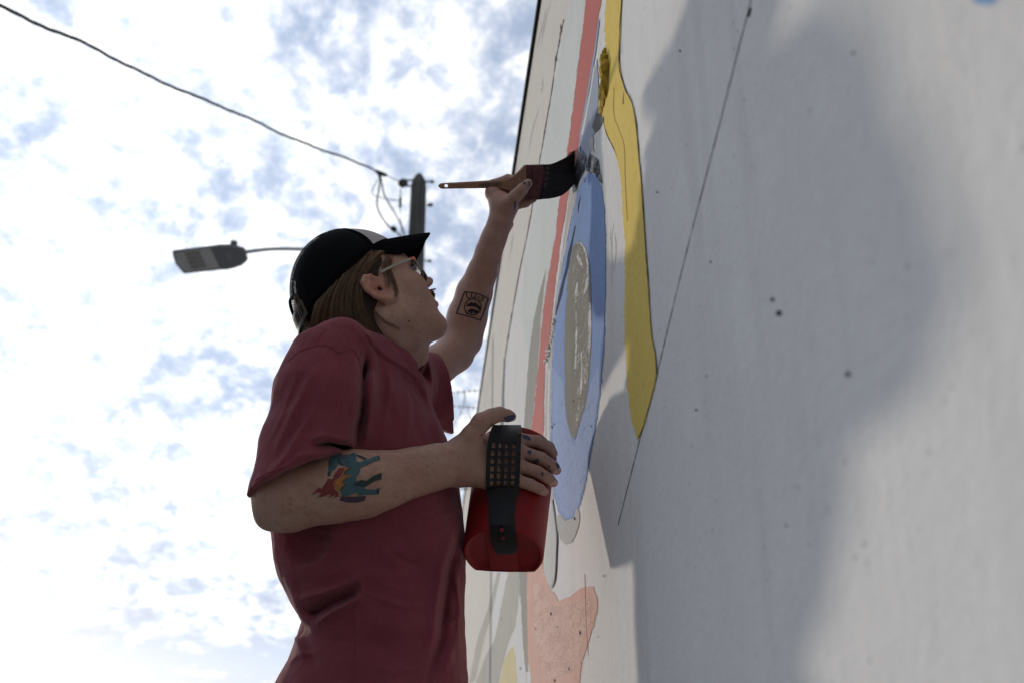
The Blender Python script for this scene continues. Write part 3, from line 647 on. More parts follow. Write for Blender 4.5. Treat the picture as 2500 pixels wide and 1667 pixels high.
def build_wall():
    wt = empty('mural_wall', CAM + NW * (WALL_A + 0.15) + U * 6 - np.array([0, 0, CAM[2]]))
    tag(wt, 'off-white stucco building wall with a half-painted colourful mural', 'wall')
    M = lambda n, *a, **k: wall_material(n, *a, **k)
    base = M('stucco_white', (0.765, 0.76, 0.745, 1), 0.5, 0.9, c2=(0.70, 0.685, 0.655, 1), grain=0.5, bump=0.4)
    a = CAM.copy(); a[2] = 0
    q = lambda s_, o_, z: a + U * s_ + NW * o_ + np.array([0, 0, z])
    s0, s1, D = -2.5, 34.0, 5.0
    v = [q(s, o, z) for z in (0.0, H_WALL) for s, o in ((s0, WALL_A), (s1, WALL_A), (s1, WALL_A + D), (s0, WALL_A + D))]
    w = mk('stucco', v, [(3, 2, 1, 0), (4, 5, 6, 7), (0, 1, 5, 4), (1, 2, 6, 5), (2, 3, 7, 6), (3, 0, 4, 7)], base, wt, False, True); fix_normals(w)
    # metal coping in lengths
    mc = mat('coping_metal', (0.035, 0.037, 0.035, 1), 0.5, 0.4, 0.3, vary=(9, 0.4))
    sc = s0; k = 0
    while sc < s1:
        ln = 3.0; c = q(sc + ln / 2, WALL_A + 0.108, H_WALL + 0.009); jut = 0.004 * (k % 2)
        vv, ff = box(c, 0.23 + jut, ln - 0.008, 0.016, (NW, U, (0, 0, 1)))
        mk('coping', vv, ff, mc, wt, False, True)
        drop, dff = box(q(sc + ln / 2, WALL_A - 0.0075 - jut / 2, H_WALL - 0.006), 0.002, ln - 0.008, 0.014, (NW, U, (0, 0, 1)))
        mk('drip_edge', drop, dff, mc, wt, False, True)
        sc += ln; k += 1
    lay = []
    def pip(poly_, q):
        x, y = q[:, 0][:, None], q[:, 1][:, None]; X, Y = poly_[:, 0][None], poly_[:, 1][None]; X2, Y2 = np.roll(X, -1, 1), np.roll(Y, -1, 1)
        return (((Y > y) != (Y2 > y)) & (x < (X2 - X) * (y - Y) / (Y2 - Y + 1e-12) + X)).sum(1) % 2 == 1
    def poly_grow(P, k):
        ar = 0.5 * np.sum(P[:, 0] * np.roll(P[:, 1], -1) - np.roll(P[:, 0], -1) * P[:, 1]); T = np.roll(P, -1, 0) - np.roll(P, 1, 0); T /= np.linalg.norm(T, axis=1, keepdims=True) + 1e-9
        return P - np.stack([-T[:, 1], T[:, 0]], -1) * (k if ar > 0 else -k)
    def ribbon(name, pts, w_, m, jit=0.3, lv=None):
        """a painted or scratched line: quads between its two edges"""
        P = strip(pts, w_); n = len(P) // 2; P = P + rng.normal(0, jit * 0.4, P.shape)
        lv = lv or 1 + max([l for (q_, l) in lay if pip(q_, P).any()] + [0]); lay.append((P, lv)); o_ = 0.00013 * lv
        v = [wall_pt(x, y, o_) for x, y in P]; ob = mk(name, v, [(i, i + 1, 2 * n - 2 - i, 2 * n - 1 - i) for i in range(n - 1)], m, wt, False, True)
        if sum(np.dot(np.array(f.normal), NW) * f.area for f in ob.data.polygons) > 0: ob.data.flip_normals()
        return ob
    def patch(name, poly, m, jit=0.8, off=None, fringe=None):
        """flat coat of paint: a polygon traced in the wall plane"""
        P = np.asarray(poly, float); out = []
        for i in range(len(P)):
            A, B = P[i], P[(i + 1) % len(P)]; n = max(1, int(np.linalg.norm(B - A) / 9))
            for j in range(n): out.append(A + (B - A) * j / n)
        out = np.array(out); out += rng.normal(0, jit * 0.45, out.shape)
        if fringe: patch(name + '_ragged_edge', poly_grow(P, 1.8), wall_material(m.name + '_dry', tuple(fringe), 0.2, 0.4, dry=0.50) if m.name + '_dry' not in MAT else MAT[m.name + '_dry'], 1.4)
        if off is None:
            lv = 1 + max([l for (q_, l) in lay if pip(q_, out).any() or pip(out, q_).any()] + [0])
            lay.append((out, lv)); o_ = 0.00013 * lv
        else: o_ = off
        pts = np.array([wall_pt(x, y, o_) for x, y in out])
        tri = tessellate_polygon([[Vector(p) for p in pts]])
        ob = mk(name, pts, [tuple(t) for t in tri], m, wt, False, True); fix_normals(ob)
        # normals face the street
        if len(ob.data.polygons) and sum(np.dot(np.array(f.normal), NW) * f.area for f in ob.data.polygons) > 0: ob.data.flip_normals()
        return ob
    cream = M('cream_coat', (0.74, 0.695, 0.625, 1), 0.35, 1.0, c2=(0.70, 0.675, 0.65, 1))
    pale = M('pale_green_coat', (0.70, 0.73, 0.70, 1), 0.35, 0.5)
    grey = M('grey_coat', (0.36, 0.35, 0.315, 1), 0.3, 0.8)
    red = M('coral_paint', (0.56, 0.185, 0.165, 1), 0.35, 0.30)
    pink = M('pink_paint', (0.70, 0.42, 0.345, 1), 0.9, 0.7, c2=(0.72, 0.50, 0.42, 1), speck=0.53)
    blue = M('blue_paint', (0.225, 0.335, 0.590, 1), 0.6, 0.35, c2=(0.28, 0.39, 0.63, 1), speck=0.55)
    bgrey = M('blue_grey_paint', (0.38, 0.42, 0.52, 1), 0.5, 0.5)
    olive = M('olive_grey_plaster', (0.235, 0.226, 0.192, 1), 0.6, 1.0, c2=(0.31, 0.30, 0.265, 1))
    chalk = M('chalky_plaster', (0.70, 0.70, 0.68, 1), 0.4, 0.6, dry=0.46)
    yel = M('yellow_paint', (0.77, 0.58, 0.150, 1), 0.35, 0.35, c2=(0.72, 0.52, 0.12, 1))
    pyel = M('pale_yellow_paint', (0.72, 0.62, 0.36, 1), 0.3, 0.5)
    plas = M('grey_plaster', (0.52, 0.515, 0.49, 1), 0.6, 0.9, speck=0.54)
    dplas = M('dark_plaster', (0.16, 0.157, 0.15, 1), 0.7, 0.8)
    white = M('white_paint', (0.76, 0.76, 0.74, 1), 0.2, 0.5)
    dark = M('dark_mark', (0.085, 0.083, 0.082, 1), 0.2, 0.4)  # plain dark grey of the cracks, chips, drops and nail holes
    navy = M('navy_paint', (0.008, 0.018, 0.060, 1), 0.2, 0.4)
    slate = M('slate_paint', (0.17, 0.18, 0.235, 1), 0.3, 0.6)
    black = M('wet_black_paint', (0.012, 0.012, 0.013, 1), 0.0, 0.2, rough=0.45, dry=0.44)
    pencil = M('pencil_line', (0.030, 0.030, 0.032, 1), 0.2, 0.9)
    # --- coats at the far end
    patch('cream_area', [(1318, 0), (1392, 0), (1362, 130), (1340, 260), (1312, 430), (1296, 530), (1268, 670), (1243, 820), (1228, 950), (1216, 1120), (1205, 1400), (1196, 1700), (1080, 1700), (1135, 1215), (1170, 988), (1245, 494)], cream, 0.5)
    patch('pale_area', [(1394, 0), (1432, 0), (1407, 205), (1384, 378), (1367, 485), (1345, 643), (1326, 770), (1319, 820), (1290, 870), (1268, 760), (1296, 560), (1318, 420), (1352, 210)], pale, 0.5)
    patch('grey_band', [(1334, 655), (1322, 760), (1316, 850), (1312, 900), (1302, 1000), (1296, 1040), (1286, 1396), (1288, 1604), (1290, 1640), (1266, 1640), (1268, 1400), (1279, 1040), (1284, 963), (1292, 858), (1303, 781), (1315, 723)], grey)
    patch('grey_wash', [(1240, 1395), (1268, 1395), (1262, 1520), (1240, 1570), (1222, 1640), (1214, 1700), (1150, 1700), (1185, 1600), (1208, 1560), (1225, 1470)], M('grey_wash_coat', (0.50, 0.475, 0.43, 1), 0.2, 0.9), 1.0)
    patch('grey_streak', [(1214, 1396), (1222, 1396), (1200, 1500), (1180, 1570), (1160, 1660), (1145, 1667), (1165, 1560), (1192, 1480)], MAT['grey_wash_coat'], 1.0)
    patch('white_streak', [(1270, 1440), (1274, 1520), (1278, 1581), (1285, 1667), (1262, 1667), (1259, 1600), (1243, 1560), (1258, 1566), (1259, 1525), (1266, 1480)], white, 1.4)
    patch('yellow_dab', [(1253, 1576), (1258, 1604), (1261, 1640), (1262, 1700), (1214, 1700), (1221, 1660), (1228, 1620), (1240, 1588)], pyel)
    # --- coral stripe and the pink field below it
    Lr = [(1468, -270), (1432, -4), (1420, 97), (1407, 205), (1394, 308), (1384, 379), (1367, 485), (1357, 573), (1345, 644), (1335, 699), (1326, 770), (1319, 840), (1315, 896), (1304, 998), (1298, 1040), (1290, 1230), (1286, 1400)]
    Rr = [(1326, 1400), (1326, 1230), (1326, 1050), (1328, 948), (1331, 881), (1341, 834), (1345, 790), (1352, 717), (1361, 644), (1370, 573), (1379, 523), (1389, 467), (1411, 357), (1421, 293), (1435, 211), (1449, 132), (1458, 58), (1468, -4), (1512, -270)]
    patch('coral_stripe', Lr + Rr, red, 0.5, fringe=(0.56, 0.185, 0.165, 1))
    patch('pink_field', [(1287, 1385), (1324, 1377), (1332, 1403), (1340, 1436), (1354, 1450), (1363, 1468), (1378, 1462), (1396, 1454), (1410, 1440), (1427, 1433), (1448, 1431), (1457, 1459), (1459, 1483), (1448, 1527), (1434, 1574), (1420, 1618), (1396, 1800), (1370, 1900), (1310, 1880), (1300, 1760), (1298, 1660), (1289, 1604)], pink, 1.6, fringe=(0.70, 0.42, 0.345, 1))
    patch('faded_pink', [(1300, 1420), (1325, 1430), (1350, 1480), (1400, 1470), (1440, 1455), (1445, 1500), (1425, 1560), (1400, 1640), (1330, 1660), (1305, 1560)], M('faded_pink_coat', (0.72, 0.49, 0.41, 1), 0.9, 0.6, speck=0.5, dry=0.45), 2.0)
    # --- grey plaster strip and blue oval
    patch('plaster_strip', [(1391, 462), (1406, 462), (1397, 520), (1386, 580), (1371, 658), (1361, 717), (1353, 775), (1349, 852), (1347, 916), (1345, 1011), (1346, 1107), (1352, 1215), (1330, 1300), (1330, 1047), (1333, 948), (1337, 890), (1348, 800), (1360, 700), (1375, 590), (1384, 520)], plas)
    ribbon('strip_line', [(1404, 470), (1388, 555), (1372, 640)], 2.0, M('strip_light', (0.70, 0.70, 0.68, 1), 0.2, 0.4), 0.3)
    ribbon('strip_line', [(1341, 900), (1338, 1000), (1338, 1100)], 5.0, MAT['strip_light'], 0.3)
    patch('blue_oval', [(1441, 423), (1455, 432), (1467, 456), (1474, 503), (1477, 564), (1478, 635), (1477, 723), (1475, 811), (1473, 852), (1467, 932), (1457, 1011), (1445, 1091), (1429, 1180), (1416, 1231), (1400, 1263), (1381, 1268), (1365, 1250), (1355, 1215), (1347, 1107), (1347, 1011), (1349, 916), (1351, 852), (1353, 825), (1356, 770), (1364, 717), (1373, 658), (1388, 576), (1400, 517), (1410, 465), (1423, 435)], blue, 0.5, fringe=(0.225, 0.335, 0.590, 1))
    patch('sunlit_chalky_blue', [(1352, 900), (1375, 930), (1380, 1010), (1400, 1090), (1425, 1010), (1440, 940), (1466, 880), (1464, 940), (1454, 1011), (1442, 1091), (1426, 1180), (1413, 1229), (1398, 1258), (1382, 1262), (1368, 1246), (1358, 1212), (1350, 1107), (1350, 1011)], M('sunlit_chalky_blue_paint', (0.32, 0.42, 0.66, 1), 0.9, 0.5, speck=0.48, dry=0.39), 1.0)  # sunlight on the oval's lower half painted in as paler blue, with chalk
    ribbon('navy_crack', [(1404, 552), (1398, 585), (1391, 617), (1383, 655), (1376, 688), (1370, 715), (1363, 740), (1356, 770)], [3, 6, 7, 7.5, 7.5, 7, 6, 3], navy, 1.6)
    ribbon('navy_fleck', [(1417, 478), (1413, 500), (1411, 520)], [1, 4, 1], navy, 0.8); ribbon('navy_fleck', [(1430, 432), (1427, 446)], [1, 3], navy, 0.5)
    for k in range(60):
        u = rng.uniform(0, 1); x = np.interp(u, [0, .35, .7, 1], [1354, 1347, 1339, 1331]) + rng.normal(0, 2.2); y = 778 + 108 * u; w_ = rng.uniform(1.2, 3.4); h_ = rng.uniform(1.5, 6)
        a_ = np.sort(rng.uniform(0, 6.28, 7)); patch('chipped_edge', [(x + w_ * math.cos(q) * rng.uniform(.5, 1), y + h_ * math.sin(q) * rng.uniform(.5, 1)) for q in a_], (dark, white, plas, dark, white)[k % 5], 0.1, off=0.0016 + 0.00002 * k)
    patch('olive_oval', [(1414, 588), (1429, 605), (1435, 629), (1441, 673), (1443, 737), (1444, 811), (1443, 839), (1437, 922), (1429, 979), (1419, 1018), (1403, 1072), (1394, 1059), (1384, 1018), (1381, 973), (1380, 900), (1379, 836), (1380, 811), (1383, 737), (1391, 650), (1400, 605)], olive, 0.6, fringe=(0.26, 0.25, 0.22, 1))
    patch('chalk_wash', [(1414, 592), (1428, 606), (1434, 629), (1439, 673), (1441, 737), (1441, 811), (1436, 920), (1428, 975), (1418, 1014), (1406, 1050), (1404, 960), (1405, 850), (1400, 740), (1398, 650), (1404, 606)], M('chalk_wash_coat', (0.56, 0.555, 0.53, 1), 0.4, 0.6, dry=0.545), 1.5)
    for pts, w_ in ([(1408, 596), (1416, 592), (1426, 606), (1433, 630), (1438, 670)], [3, 5, 5, 5, 2]), ([(1410, 625), (1416, 640), (1424, 655)], [4, 9, 2]), ([(1436, 640), (1434, 690), (1428, 712), (1424, 722)], [3, 9, 6, 1]), ([(1409, 690), (1407, 715), (1405, 740)], [3, 7, 2]), ([(1440, 740), (1440, 790), (1438, 860)], [3, 8, 3]), ([(1407, 760), (1407, 830), (1404, 900)], [2, 5, 2]), ([(1420, 860), (1419, 930), (1412, 1000)], [2, 4, 2]):
        ribbon('chalk_stroke', spline(pts, 9), np.interp(np.linspace(0, 1, 9), np.linspace(0, 1, len(w_)), w_), chalk, 1.3)
    patch('plaster_under_oval', [(1365, 1255), (1381, 1270), (1400, 1266), (1406, 1241), (1412, 1240), (1416, 1257), (1413, 1282), (1405, 1307), (1396, 1321), (1382, 1328), (1368, 1316), (1360, 1290), (1357, 1262)], plas, 1.0)
    # --- raised plaster run beside the pail
    run = np.array([(1350, 1215), (1362, 1300), (1361, 1347), (1359, 1394), (1355, 1424), (1345, 1438), (1335, 1417), (1328, 1394), (1328, 1351), (1334, 1300), (1338, 1240)], float)
    cen = run.mean(0); rings = []
    for sc_, off in ((1.0, 0.0003), (0.90, 0.0016), (0.70, 0.0026), (0.40, 0.0030)):
        rings.append(np.array([wall_pt(*(cen + (p - cen) * np.array([sc_, 0.5 + sc_ / 2])), off + 0.001) for p in spline(np.vstack([run, run[:1]]), 40)[:-1]]))
    rings[0] = np.array([wall_pt(*p, 0.0002) for p in spline(np.vstack([run, run[:1]]), 40)[:-1]])
    vv = np.concatenate(rings); n = 39; ff = [(i * n + j, i * n + (j + 1) % n, (i + 1) * n + (j + 1) % n, (i + 1) * n + j) for i in range(3) for j in range(n)] + [tuple(3 * n + j for j in range(n))]
    ob = mk('plaster_run', vv, ff, M('light_plaster', (0.68, 0.68, 0.65, 1), 0.6, 1.0, bump=1.0), wt, True, True); fix_normals(ob)
    # --- blue-grey and plaster patches above the brush
    patch('blue_grey_area', [(1458, 144), (1461, 191), (1461, 244), (1458, 273), (1445, 308), (1452, 326), (1438, 343), (1444, 364), (1435, 392), (1440, 425), (1424, 432), (1411, 455), (1404, 440), (1411, 361), (1419, 329), (1432, 258), (1444, 202)], bgrey, 1.0)
    ribbon('blue_grey_line', [(1462, 50), (1452, 130), (1437, 215), (1425, 285), (1416, 338)], 4.5, bgrey, 0.5)
    ribbon('pale_line', [(1451, 165), (1442, 220), (1431, 280), (1421, 330)], 4, white, 0.6)
    patch('dark_plaster', [(1459, 275), (1470, 281), (1473, 292), (1468, 306), (1460, 318), (1453, 324), (1446, 312), (1445, 307)], dplas, 1.0)
    patch('grey_plaster_edge', [(1452, 326), (1447, 332), (1450, 345), (1447, 360), (1452, 372), (1441, 366), (1437, 344), (1444, 336)], plas, 1.2)
    patch('wet_smear', [(1411, 366), (1417, 376), (1423, 398), (1430, 412), (1424, 430), (1412, 448), (1408, 466), (1400, 474), (1396, 455), (1402, 420)], black, 1.6)
    sp = M('speckled_smear', (0.045, 0.045, 0.048, 1), 0.0, 0.3, dry=0.50)
    patch('dry_smear', [(1440, 376), (1452, 383), (1461, 391), (1466, 415), (1471, 452), (1462, 440), (1452, 424), (1441, 420), (1431, 418), (1432, 400)], sp, 1.6)
    patch('dry_smear', [(1416, 356), (1426, 372), (1434, 392), (1432, 412), (1424, 404), (1414, 380)], sp, 1.6)
    # --- yellow band
    yl = [(1502, -250), (1488, -100), (1482, -4), (1477, 38), (1477, 73), (1480, 123), (1472, 147), (1472, 182), (1466, 217), (1460, 273), (1473, 282), (1474, 305), (1482, 332), (1494, 355), (1505, 381), (1511, 411), (1517, 452), (1521, 523), (1526, 588), (1527, 664), (1525, 752), (1526, 840), (1529, 866), (1531, 944), (1542, 1021), (1556, 1071)]
    yr = [(1570, 1038), (1587, 977), (1602, 916), (1598, 861), (1590, 825), (1586, 767), (1580, 679), (1576, 623), (1570, 532), (1565, 453), (1557, 367), (1551, 302), (1542, 252), (1526, 223), (1516, 188), (1511, 158), (1513, 73), (1517, -4), (1530, -110), (1550, -250)]
    patch('yellow_band', yl + yr, yel, 0.5, fringe=(0.77, 0.58, 0.15, 1))
    ribbon('pencil_outline', spline([(1517, 0), (1512, 80), (1511, 158), (1516, 188), (1527, 222), (1543, 252), (1552, 302), (1558, 367), (1566, 453), (1571, 532), (1577, 623), (1581, 679), (1587, 767), (1591, 825), (1599, 861), (1603, 914)], 60), rng.uniform(0.4, 1.7, 60), pencil, 0.4)
    ribbon('pencil_outline', spline([(1473, 285), (1475, 306), (1483, 333), (1495, 356), (1506, 382)], 20), rng.uniform(1.0, 3.0, 20), pencil, 0.4)
    # crumbled lump on the yellow band and a raised trowel ridge
    lm = M('crumbled_yellow', (0.50, 0.33, 0.05, 1), 0.6, 1.0, bump=1.0)
    parts = []
    for x, y, r_, h_ in ((1476, 136, 5, .010), (1477, 155, 7, .016), (1479, 176, 8, .018), (1480, 195, 6, .012), (1478, 210, 9, .016), (1472, 226, 7, .012), (1474, 246, 5, .009), (1470, 264, 5, .007)):
        c = wall_pt(x, y, h_ * 0.2); n1, n2 = 9, 6; vv = []
        for i in range(n2 + 1):
            for j in range(n1):
                th, ph = i / n2 * math.pi, j / n1 * 2 * math.pi; k = 1 + rng.uniform(-.22, .22)
                vv.append(c + k * (U * 0.022 * r_ / 8 * math.sin(th) * math.cos(ph) + np.array([0, 0, 1]) * 0.015 * r_ / 7 * math.cos(th) - NW * h_ * 0.6 * math.sin(th) * math.sin(ph)))
        parts.append((vv, [(i * n1 + j, i * n1 + (j + 1) % n1, (i + 1) * n1 + (j + 1) % n1, (i + 1) * n1 + j) for i in range(n2) for j in range(n1)]))
    vv, ff = join(parts); ob = mk('crumbled_lump', vv, ff, lm, wt, False, True); fix_normals(ob)
    rid = spline([(1499, 215), (1499, 280), (1511, 318), (1523, 352), (1526, 400), (1527, 450), (1532, 540)], 60)
    vv, ff = tube(np.array([wall_pt(x, y, 0.0016) for x, y in rid]), 0.0008, 6); mk('trowel_ridge', vv, ff, yel, wt, True, True)
    ribbon('yellow_nick', [(1523, 225), (1521, 255)], [1, 2.5], pencil, 0.4)
    # --- dark joint, chalk line, strokes, nail holes
    jt = spline([(1377, 48), (1369, 82), (1363, 117), (1357, 147), (1347, 223), (1335, 293), (1326, 346), (1316, 402), (1301, 497), (1288, 570), (1270, 655), (1256, 732), (1244, 802), (1231, 884)], 90)
    ribbon('joint_crack', jt, np.abs(rng.normal(2.0, 0.6, 90)) + 0.8, dark, 0.4)
    ribbon('joint_crack', [(1369, 60), (1370, 78), (1365, 86)], [2, 5, 2], dark, 1.0); ribbon('joint_crack', [(1358, 138), (1357, 150)], [5, 6], dark, 1.0)
    ribbon('slate_drip', spline([(1232, 872), (1229, 945), (1226, 1030), (1222, 1090)], 30), np.linspace(4, 9, 30), slate, 0.6)
    ln = spline([(1843, -10), (1832, 8), (1755, 310), (1670, 640), (1603, 916), (1560, 1080), (1509, 1281)], 160)
    ribbon('snapped_line', ln, np.abs(rng.normal(1.0, 0.20, 160)) * np.linspace(2.6, 1.6, 160), pencil, 0.3, 1)
    ribbon('snapped_line', [(1832, 20), (1826, 42)], 7, pencil, 0.8)
    ribbon('pale_snapped_line', [(1494, 1365), (1470, 1450), (1445, 1550)], 2.2, white, 0.5)
    ribbon('pink_crack', [(1427, 1400), (1429, 1450), (1432, 1540), (1436, 1600)], 1.0, M('rust_line', (0.28, 0.13, 0.09, 1), 0.2, 0.5), 0.5)
    for pts, w_ in ([(1499, 540), (1494, 580), (1494, 640), (1493, 700)], 2.5), ([(1501, 570), (1504, 600), (1503, 630), (1499, 665)], 3.5), ([(1490, 560), (1491, 600)], 2):
        ribbon('grey_stroke', spline(pts, 12), w_ * np.array([.3, .8, 1, 1, .9, 1, 1, .8, .7, .6, .4, .2]), plas, 0.8)
    for pts in ([(1345, 0), (1330, 60), (1318, 130)], [(1326, 190), (1322, 230)], [(1318, 258), (1300, 320), (1290, 380)], [(1255, 560), (1243, 640)], [(1334, 20), (1312, 120)]):
        ribbon('faint_stroke', spline(pts, 10), 3 * np.sin(np.linspace(0.2, 3, 10)), MAT['grey_wash_coat'], 0.8)
    for x, y, w_, h_ in ((1347, 1042, 3, 7), (1352, 1035, 2, 4), (1443, 1039, 2.5, 5), (1400, 978, 2.5, 6), (1400, 990, 1.5, 3), (1402, 1265, 3, 9), (1344, 1497, 3, 9), (1360, 1530, 2.5, 5), (1415, 1543, 3, 12), (1388, 1632, 2.5, 9), (1307, 1534, 2, 6), (1460, 1553, 2, 6), (1474, 1405, 3, 7), (1353, 1660, 3, 9), (1419, 1618, 2, 4), (1270, 1630, 3, 5), (1224, 1511, 2.5, 4)):
        patch('paint_drop', [(x + w_ * .45 * math.cos(a_), y + h_ * .5 * math.sin(a_)) for a_ in np.linspace(0, 6.28, 9)[:-1]], navy if y < 1300 else dark, 0.4, off=0.0024)
    for x, y, r_ in ((1902, 765, 8), (1886, 732, 5.5), (2070, 912, 7), (1725, 917, 2), (1660, 125, 3), (1920, 1282, 3), (2083, 130, 4), (1735, 640, 3), (1605, 470, 2.5), (1700, 1000, 3)):
        patch('nail_hole', [(x + r_ * math.cos(a_), y + r_ * math.sin(a_)) for a_ in np.linspace(0, 6.28, 11)[:-1]], dark, 0.6)
    patch('filler_speck', [(1679, 1080), (1684, 1080), (1684, 1088), (1679, 1088)], white, 0.5)
    patch('blue_spot', [(2352, -60), (2400, -70), (2460, -60), (2450, -12), (2420, 14), (2384, 10), (2362, -12)], M('bright_blue_paint', (0.24, 0.42, 0.68, 1), 0.1, 0.6), 2.0)
    return wt
build_wall()
# ------------------------------------------------------------------ things in the street
def extrude_px(outline, d, th, bev=0.0015, holes=()):
    """flat part cut from a sheet: px outline at depth d (number or function of px,py), thickness th, chamfered edge"""
    dep = d if callable(d) else (lambda x, y: d)
    O = np.asarray(outline, float); c = O.mean(0)
    area = 0.5 * np.sum(O[:, 0] * np.roll(O[:, 1], -1) - np.roll(O[:, 0], -1) * O[:, 1])
    T = np.roll(O, -1, 0) - np.roll(O, 1, 0); T /= np.linalg.norm(T, axis=1, keepdims=True) + 1e-9
    N = np.stack([-T[:, 1], T[:, 0]], -1) * (1 if area > 0 else -1)          # points inward
    bp = bev / ppm(dep(*c))
    inn = O + N * bp
    thk = th if callable(th) else (lambda x, y: th)
    L = [np.array([V(x, y, dep(x, y) + s * (thk(x, y) / 2 - e)) for x, y in Q]) for Q, s, e in ((inn, -1, 0), (O, -1, bev), (O, 1, bev), (inn, 1, 0))]
    n = len(O); v = np.concatenate(L); f = []
    for i in range(3): f += [(i * n + j, i * n + (j + 1) % n, (i + 1) * n + (j + 1) % n, (i + 1) * n + j) for j in range(n)]
    hv = []; base = len(v)
    loops = [[Vector((x, y, 0)) for x, y in inn]]
    for h in holes:
        loops.append([Vector((x, y, 0)) for x, y in h])
    idx0 = list(range(n)); idx1 = [3 * n + j for j in range(n)]
    for h in holes:
        h = np.asarray(h, float); m = len(h)
        a = np.array([V(x, y, dep(x, y) - thk(x, y) / 2) for x, y in h]); b = np.array([V(x, y, dep(x, y) + thk(x, y) / 2) for x, y in h])
        v = np.concatenate([v, a, b]); idx0 += list(range(base, base + m)); idx1 += list(range(base + m, base + 2 * m))
        f += [(base + j, base + (j + 1) % m, base + m + (j + 1) % m, base + m + j) for j in range(m)]; base += 2 * m
    tri = tessellate_polygon(loops)
    f += [tuple(idx0[i] for i in t) for t in tri] + [tuple(idx1[i] for i in t) for t in tri]
    return v, f
def lathe(c, axis, prof, n=20):
    axis = np.asarray(axis, float); axis /= np.linalg.norm(axis); r = np.array([0, 0, 1.0]) if abs(axis[2]) < .9 else np.array([1.0, 0, 0])
    a = np.cross(axis, r); a /= np.linalg.norm(a); b = np.cross(axis, a); v, f = [], []
    for h, rad in prof:
        for j in range(n): t = 2 * math.pi * j / n; v.append(c + axis * h + rad * (math.cos(t) * a + math.sin(t) * b))
    for i in range(len(prof) - 1): f += [(i * n + j, i * n + (j + 1) % n, (i + 1) * n + (j + 1) % n, (i + 1) * n + j) for j in range(n)]
    f.append(tuple(range(n - 1, -1, -1))); f.append(tuple((len(prof) - 1) * n + j for j in range(n)))
    return np.array(v), f

def build_pole():
    wood = bpy.data.materials.new('weathered_wood'); wood.use_nodes = True; MAT['weathered_wood'] = wood
    t = NT(wood.node_tree); b = wood.node_tree.nodes['Principled BSDF']; g = t.node('ShaderNodeNewGeometry').outputs['Position']
    gr = t.noise(t.mapping(g, scale=(30, 30, 1.6)), 1.0, 6, 0.65, 0.3)
    t.link(t.mix(t.smooth(gr, 0.35, 0.68), (0.09, 0.09, 0.08, 1), (0.20, 0.19, 0.165, 1)), b.inputs['Base Color']); b.inputs['Roughness'].default_value = 0.9
    bn = t.node('ShaderNodeBump'); bn.inputs['Strength'].default_value = 0.7; bn.inputs['Distance'].default_value = 0.02; t.link(gr, bn.inputs['Height']); t.link(bn.outputs[0], b.inputs['Normal'])
    steel = mat('galvanised_steel', (0.16, 0.165, 0.165, 1), 0.55, 0.5, 0.6, vary=(20, 0.35))
    porc = mat('porcelain', (0.15, 0.135, 0.125, 1), 0.35, 0.5)
    D = 16.4
    p0 = toW(V(1023, 440, D)); top = toW(V(1023, 418, D))[2]
    root = empty('utility_pole', (p0[0], p0[1], 0)); tag(root, 'weathered wooden utility pole with pointed top behind the painter', 'utility pole')
    v, f = [], []; n = 18; zs = [0, 2, 4, 6, 7.5, 8.5, top - 0.30, top - 0.16, top - 0.05, top]
    rr = [0.185, 0.172, 0.160, 0.148, 0.141, 0.134, 0.128, 0.112, 0.055, 0.004]
    for z, r_ in zip(zs, rr):
        for j in range(n):
            a = 2 * math.pi * j / n; k = 1 + 0.03 * math.sin(3 * a + z) + rng.uniform(-.012, .012)
            v.append((p0[0] + r_ * k * math.cos(a) - 0.012 * (top - z) * 0.3, p0[1] + r_ * k * math.sin(a), z))
    f = [(i * n + j, i * n + (j + 1) % n, (i + 1) * n + (j + 1) % n, (i + 1) * n + j) for i in range(len(zs) - 1) for j in range(n)] + [tuple(range(n - 1, -1, -1)), tuple((len(zs) - 1) * n + j for j in range(n))]
    mk('shaft', v, f, wood, root, True, True)
    # spool insulator on its clevis
    sc = V(984, 448, D - 0.12)
    cl = []
    for py in (440.5, 455): cl.append(tube([V(988, py, D - 0.12), V(1000, py, D - 0.10), V(1012, py, D)], 0.014, 6))
    vv, ff = join(cl); c_ = mk('clevis', vv, ff, steel, root)
    vv, ff = lathe(sc, (0.1, 0.25, 1), [(-0.06, 0.0), (-0.06, 0.060), (-0.05, 0.074), (-0.03, 0.070), (-0.012, 0.045), (0.012, 0.045), (0.03, 0.070), (0.05, 0.074), (0.06, 0.060), (0.06, 0.0)], 20)
    mk('spool_insulator', vv, ff, porc, c_)
    for (a, b2, r_) in (((1036, 444), (1058, 444.5), 0.016), ((1032, 637), (1052, 638), 0.014)):
        vv, ff = join([tube([V(*a, D - 0.05), V(*b2, D - 0.25)], r_, 8), tube([V(b2[0] - 4, b2[1], D - 0.22), V(b2[0] - 1.5, b2[1], D - 0.24)], r_ * 2, 6)]); mk('bolt', vv, ff, steel, root)
    vv, ff = join([tube([V(1034, 502, D), V(1054, 501, D - 0.3)], 0.006, 6), tube([V(1046, 501.5, D - 0.26), V(1055, 500.5, D - 0.3)], 0.030, 6)]); mk('bolt', vv, ff, steel, root)
    # small bracket with a cut-out fuse and its tails
    vv, ff = join([tube([V(977.5, 484, D - 0.2), V(977, 508, D - 0.2)], 0.022, 8), tube([V(977.5, 462, D - 0.2), V(978, 486, D - 0.2)], 0.009, 6)]); mk('fuse_link', vv, ff, mat('dark_fitting', (0.03, 0.032, 0.035, 1), 0.6), root)
    return root, p0, D
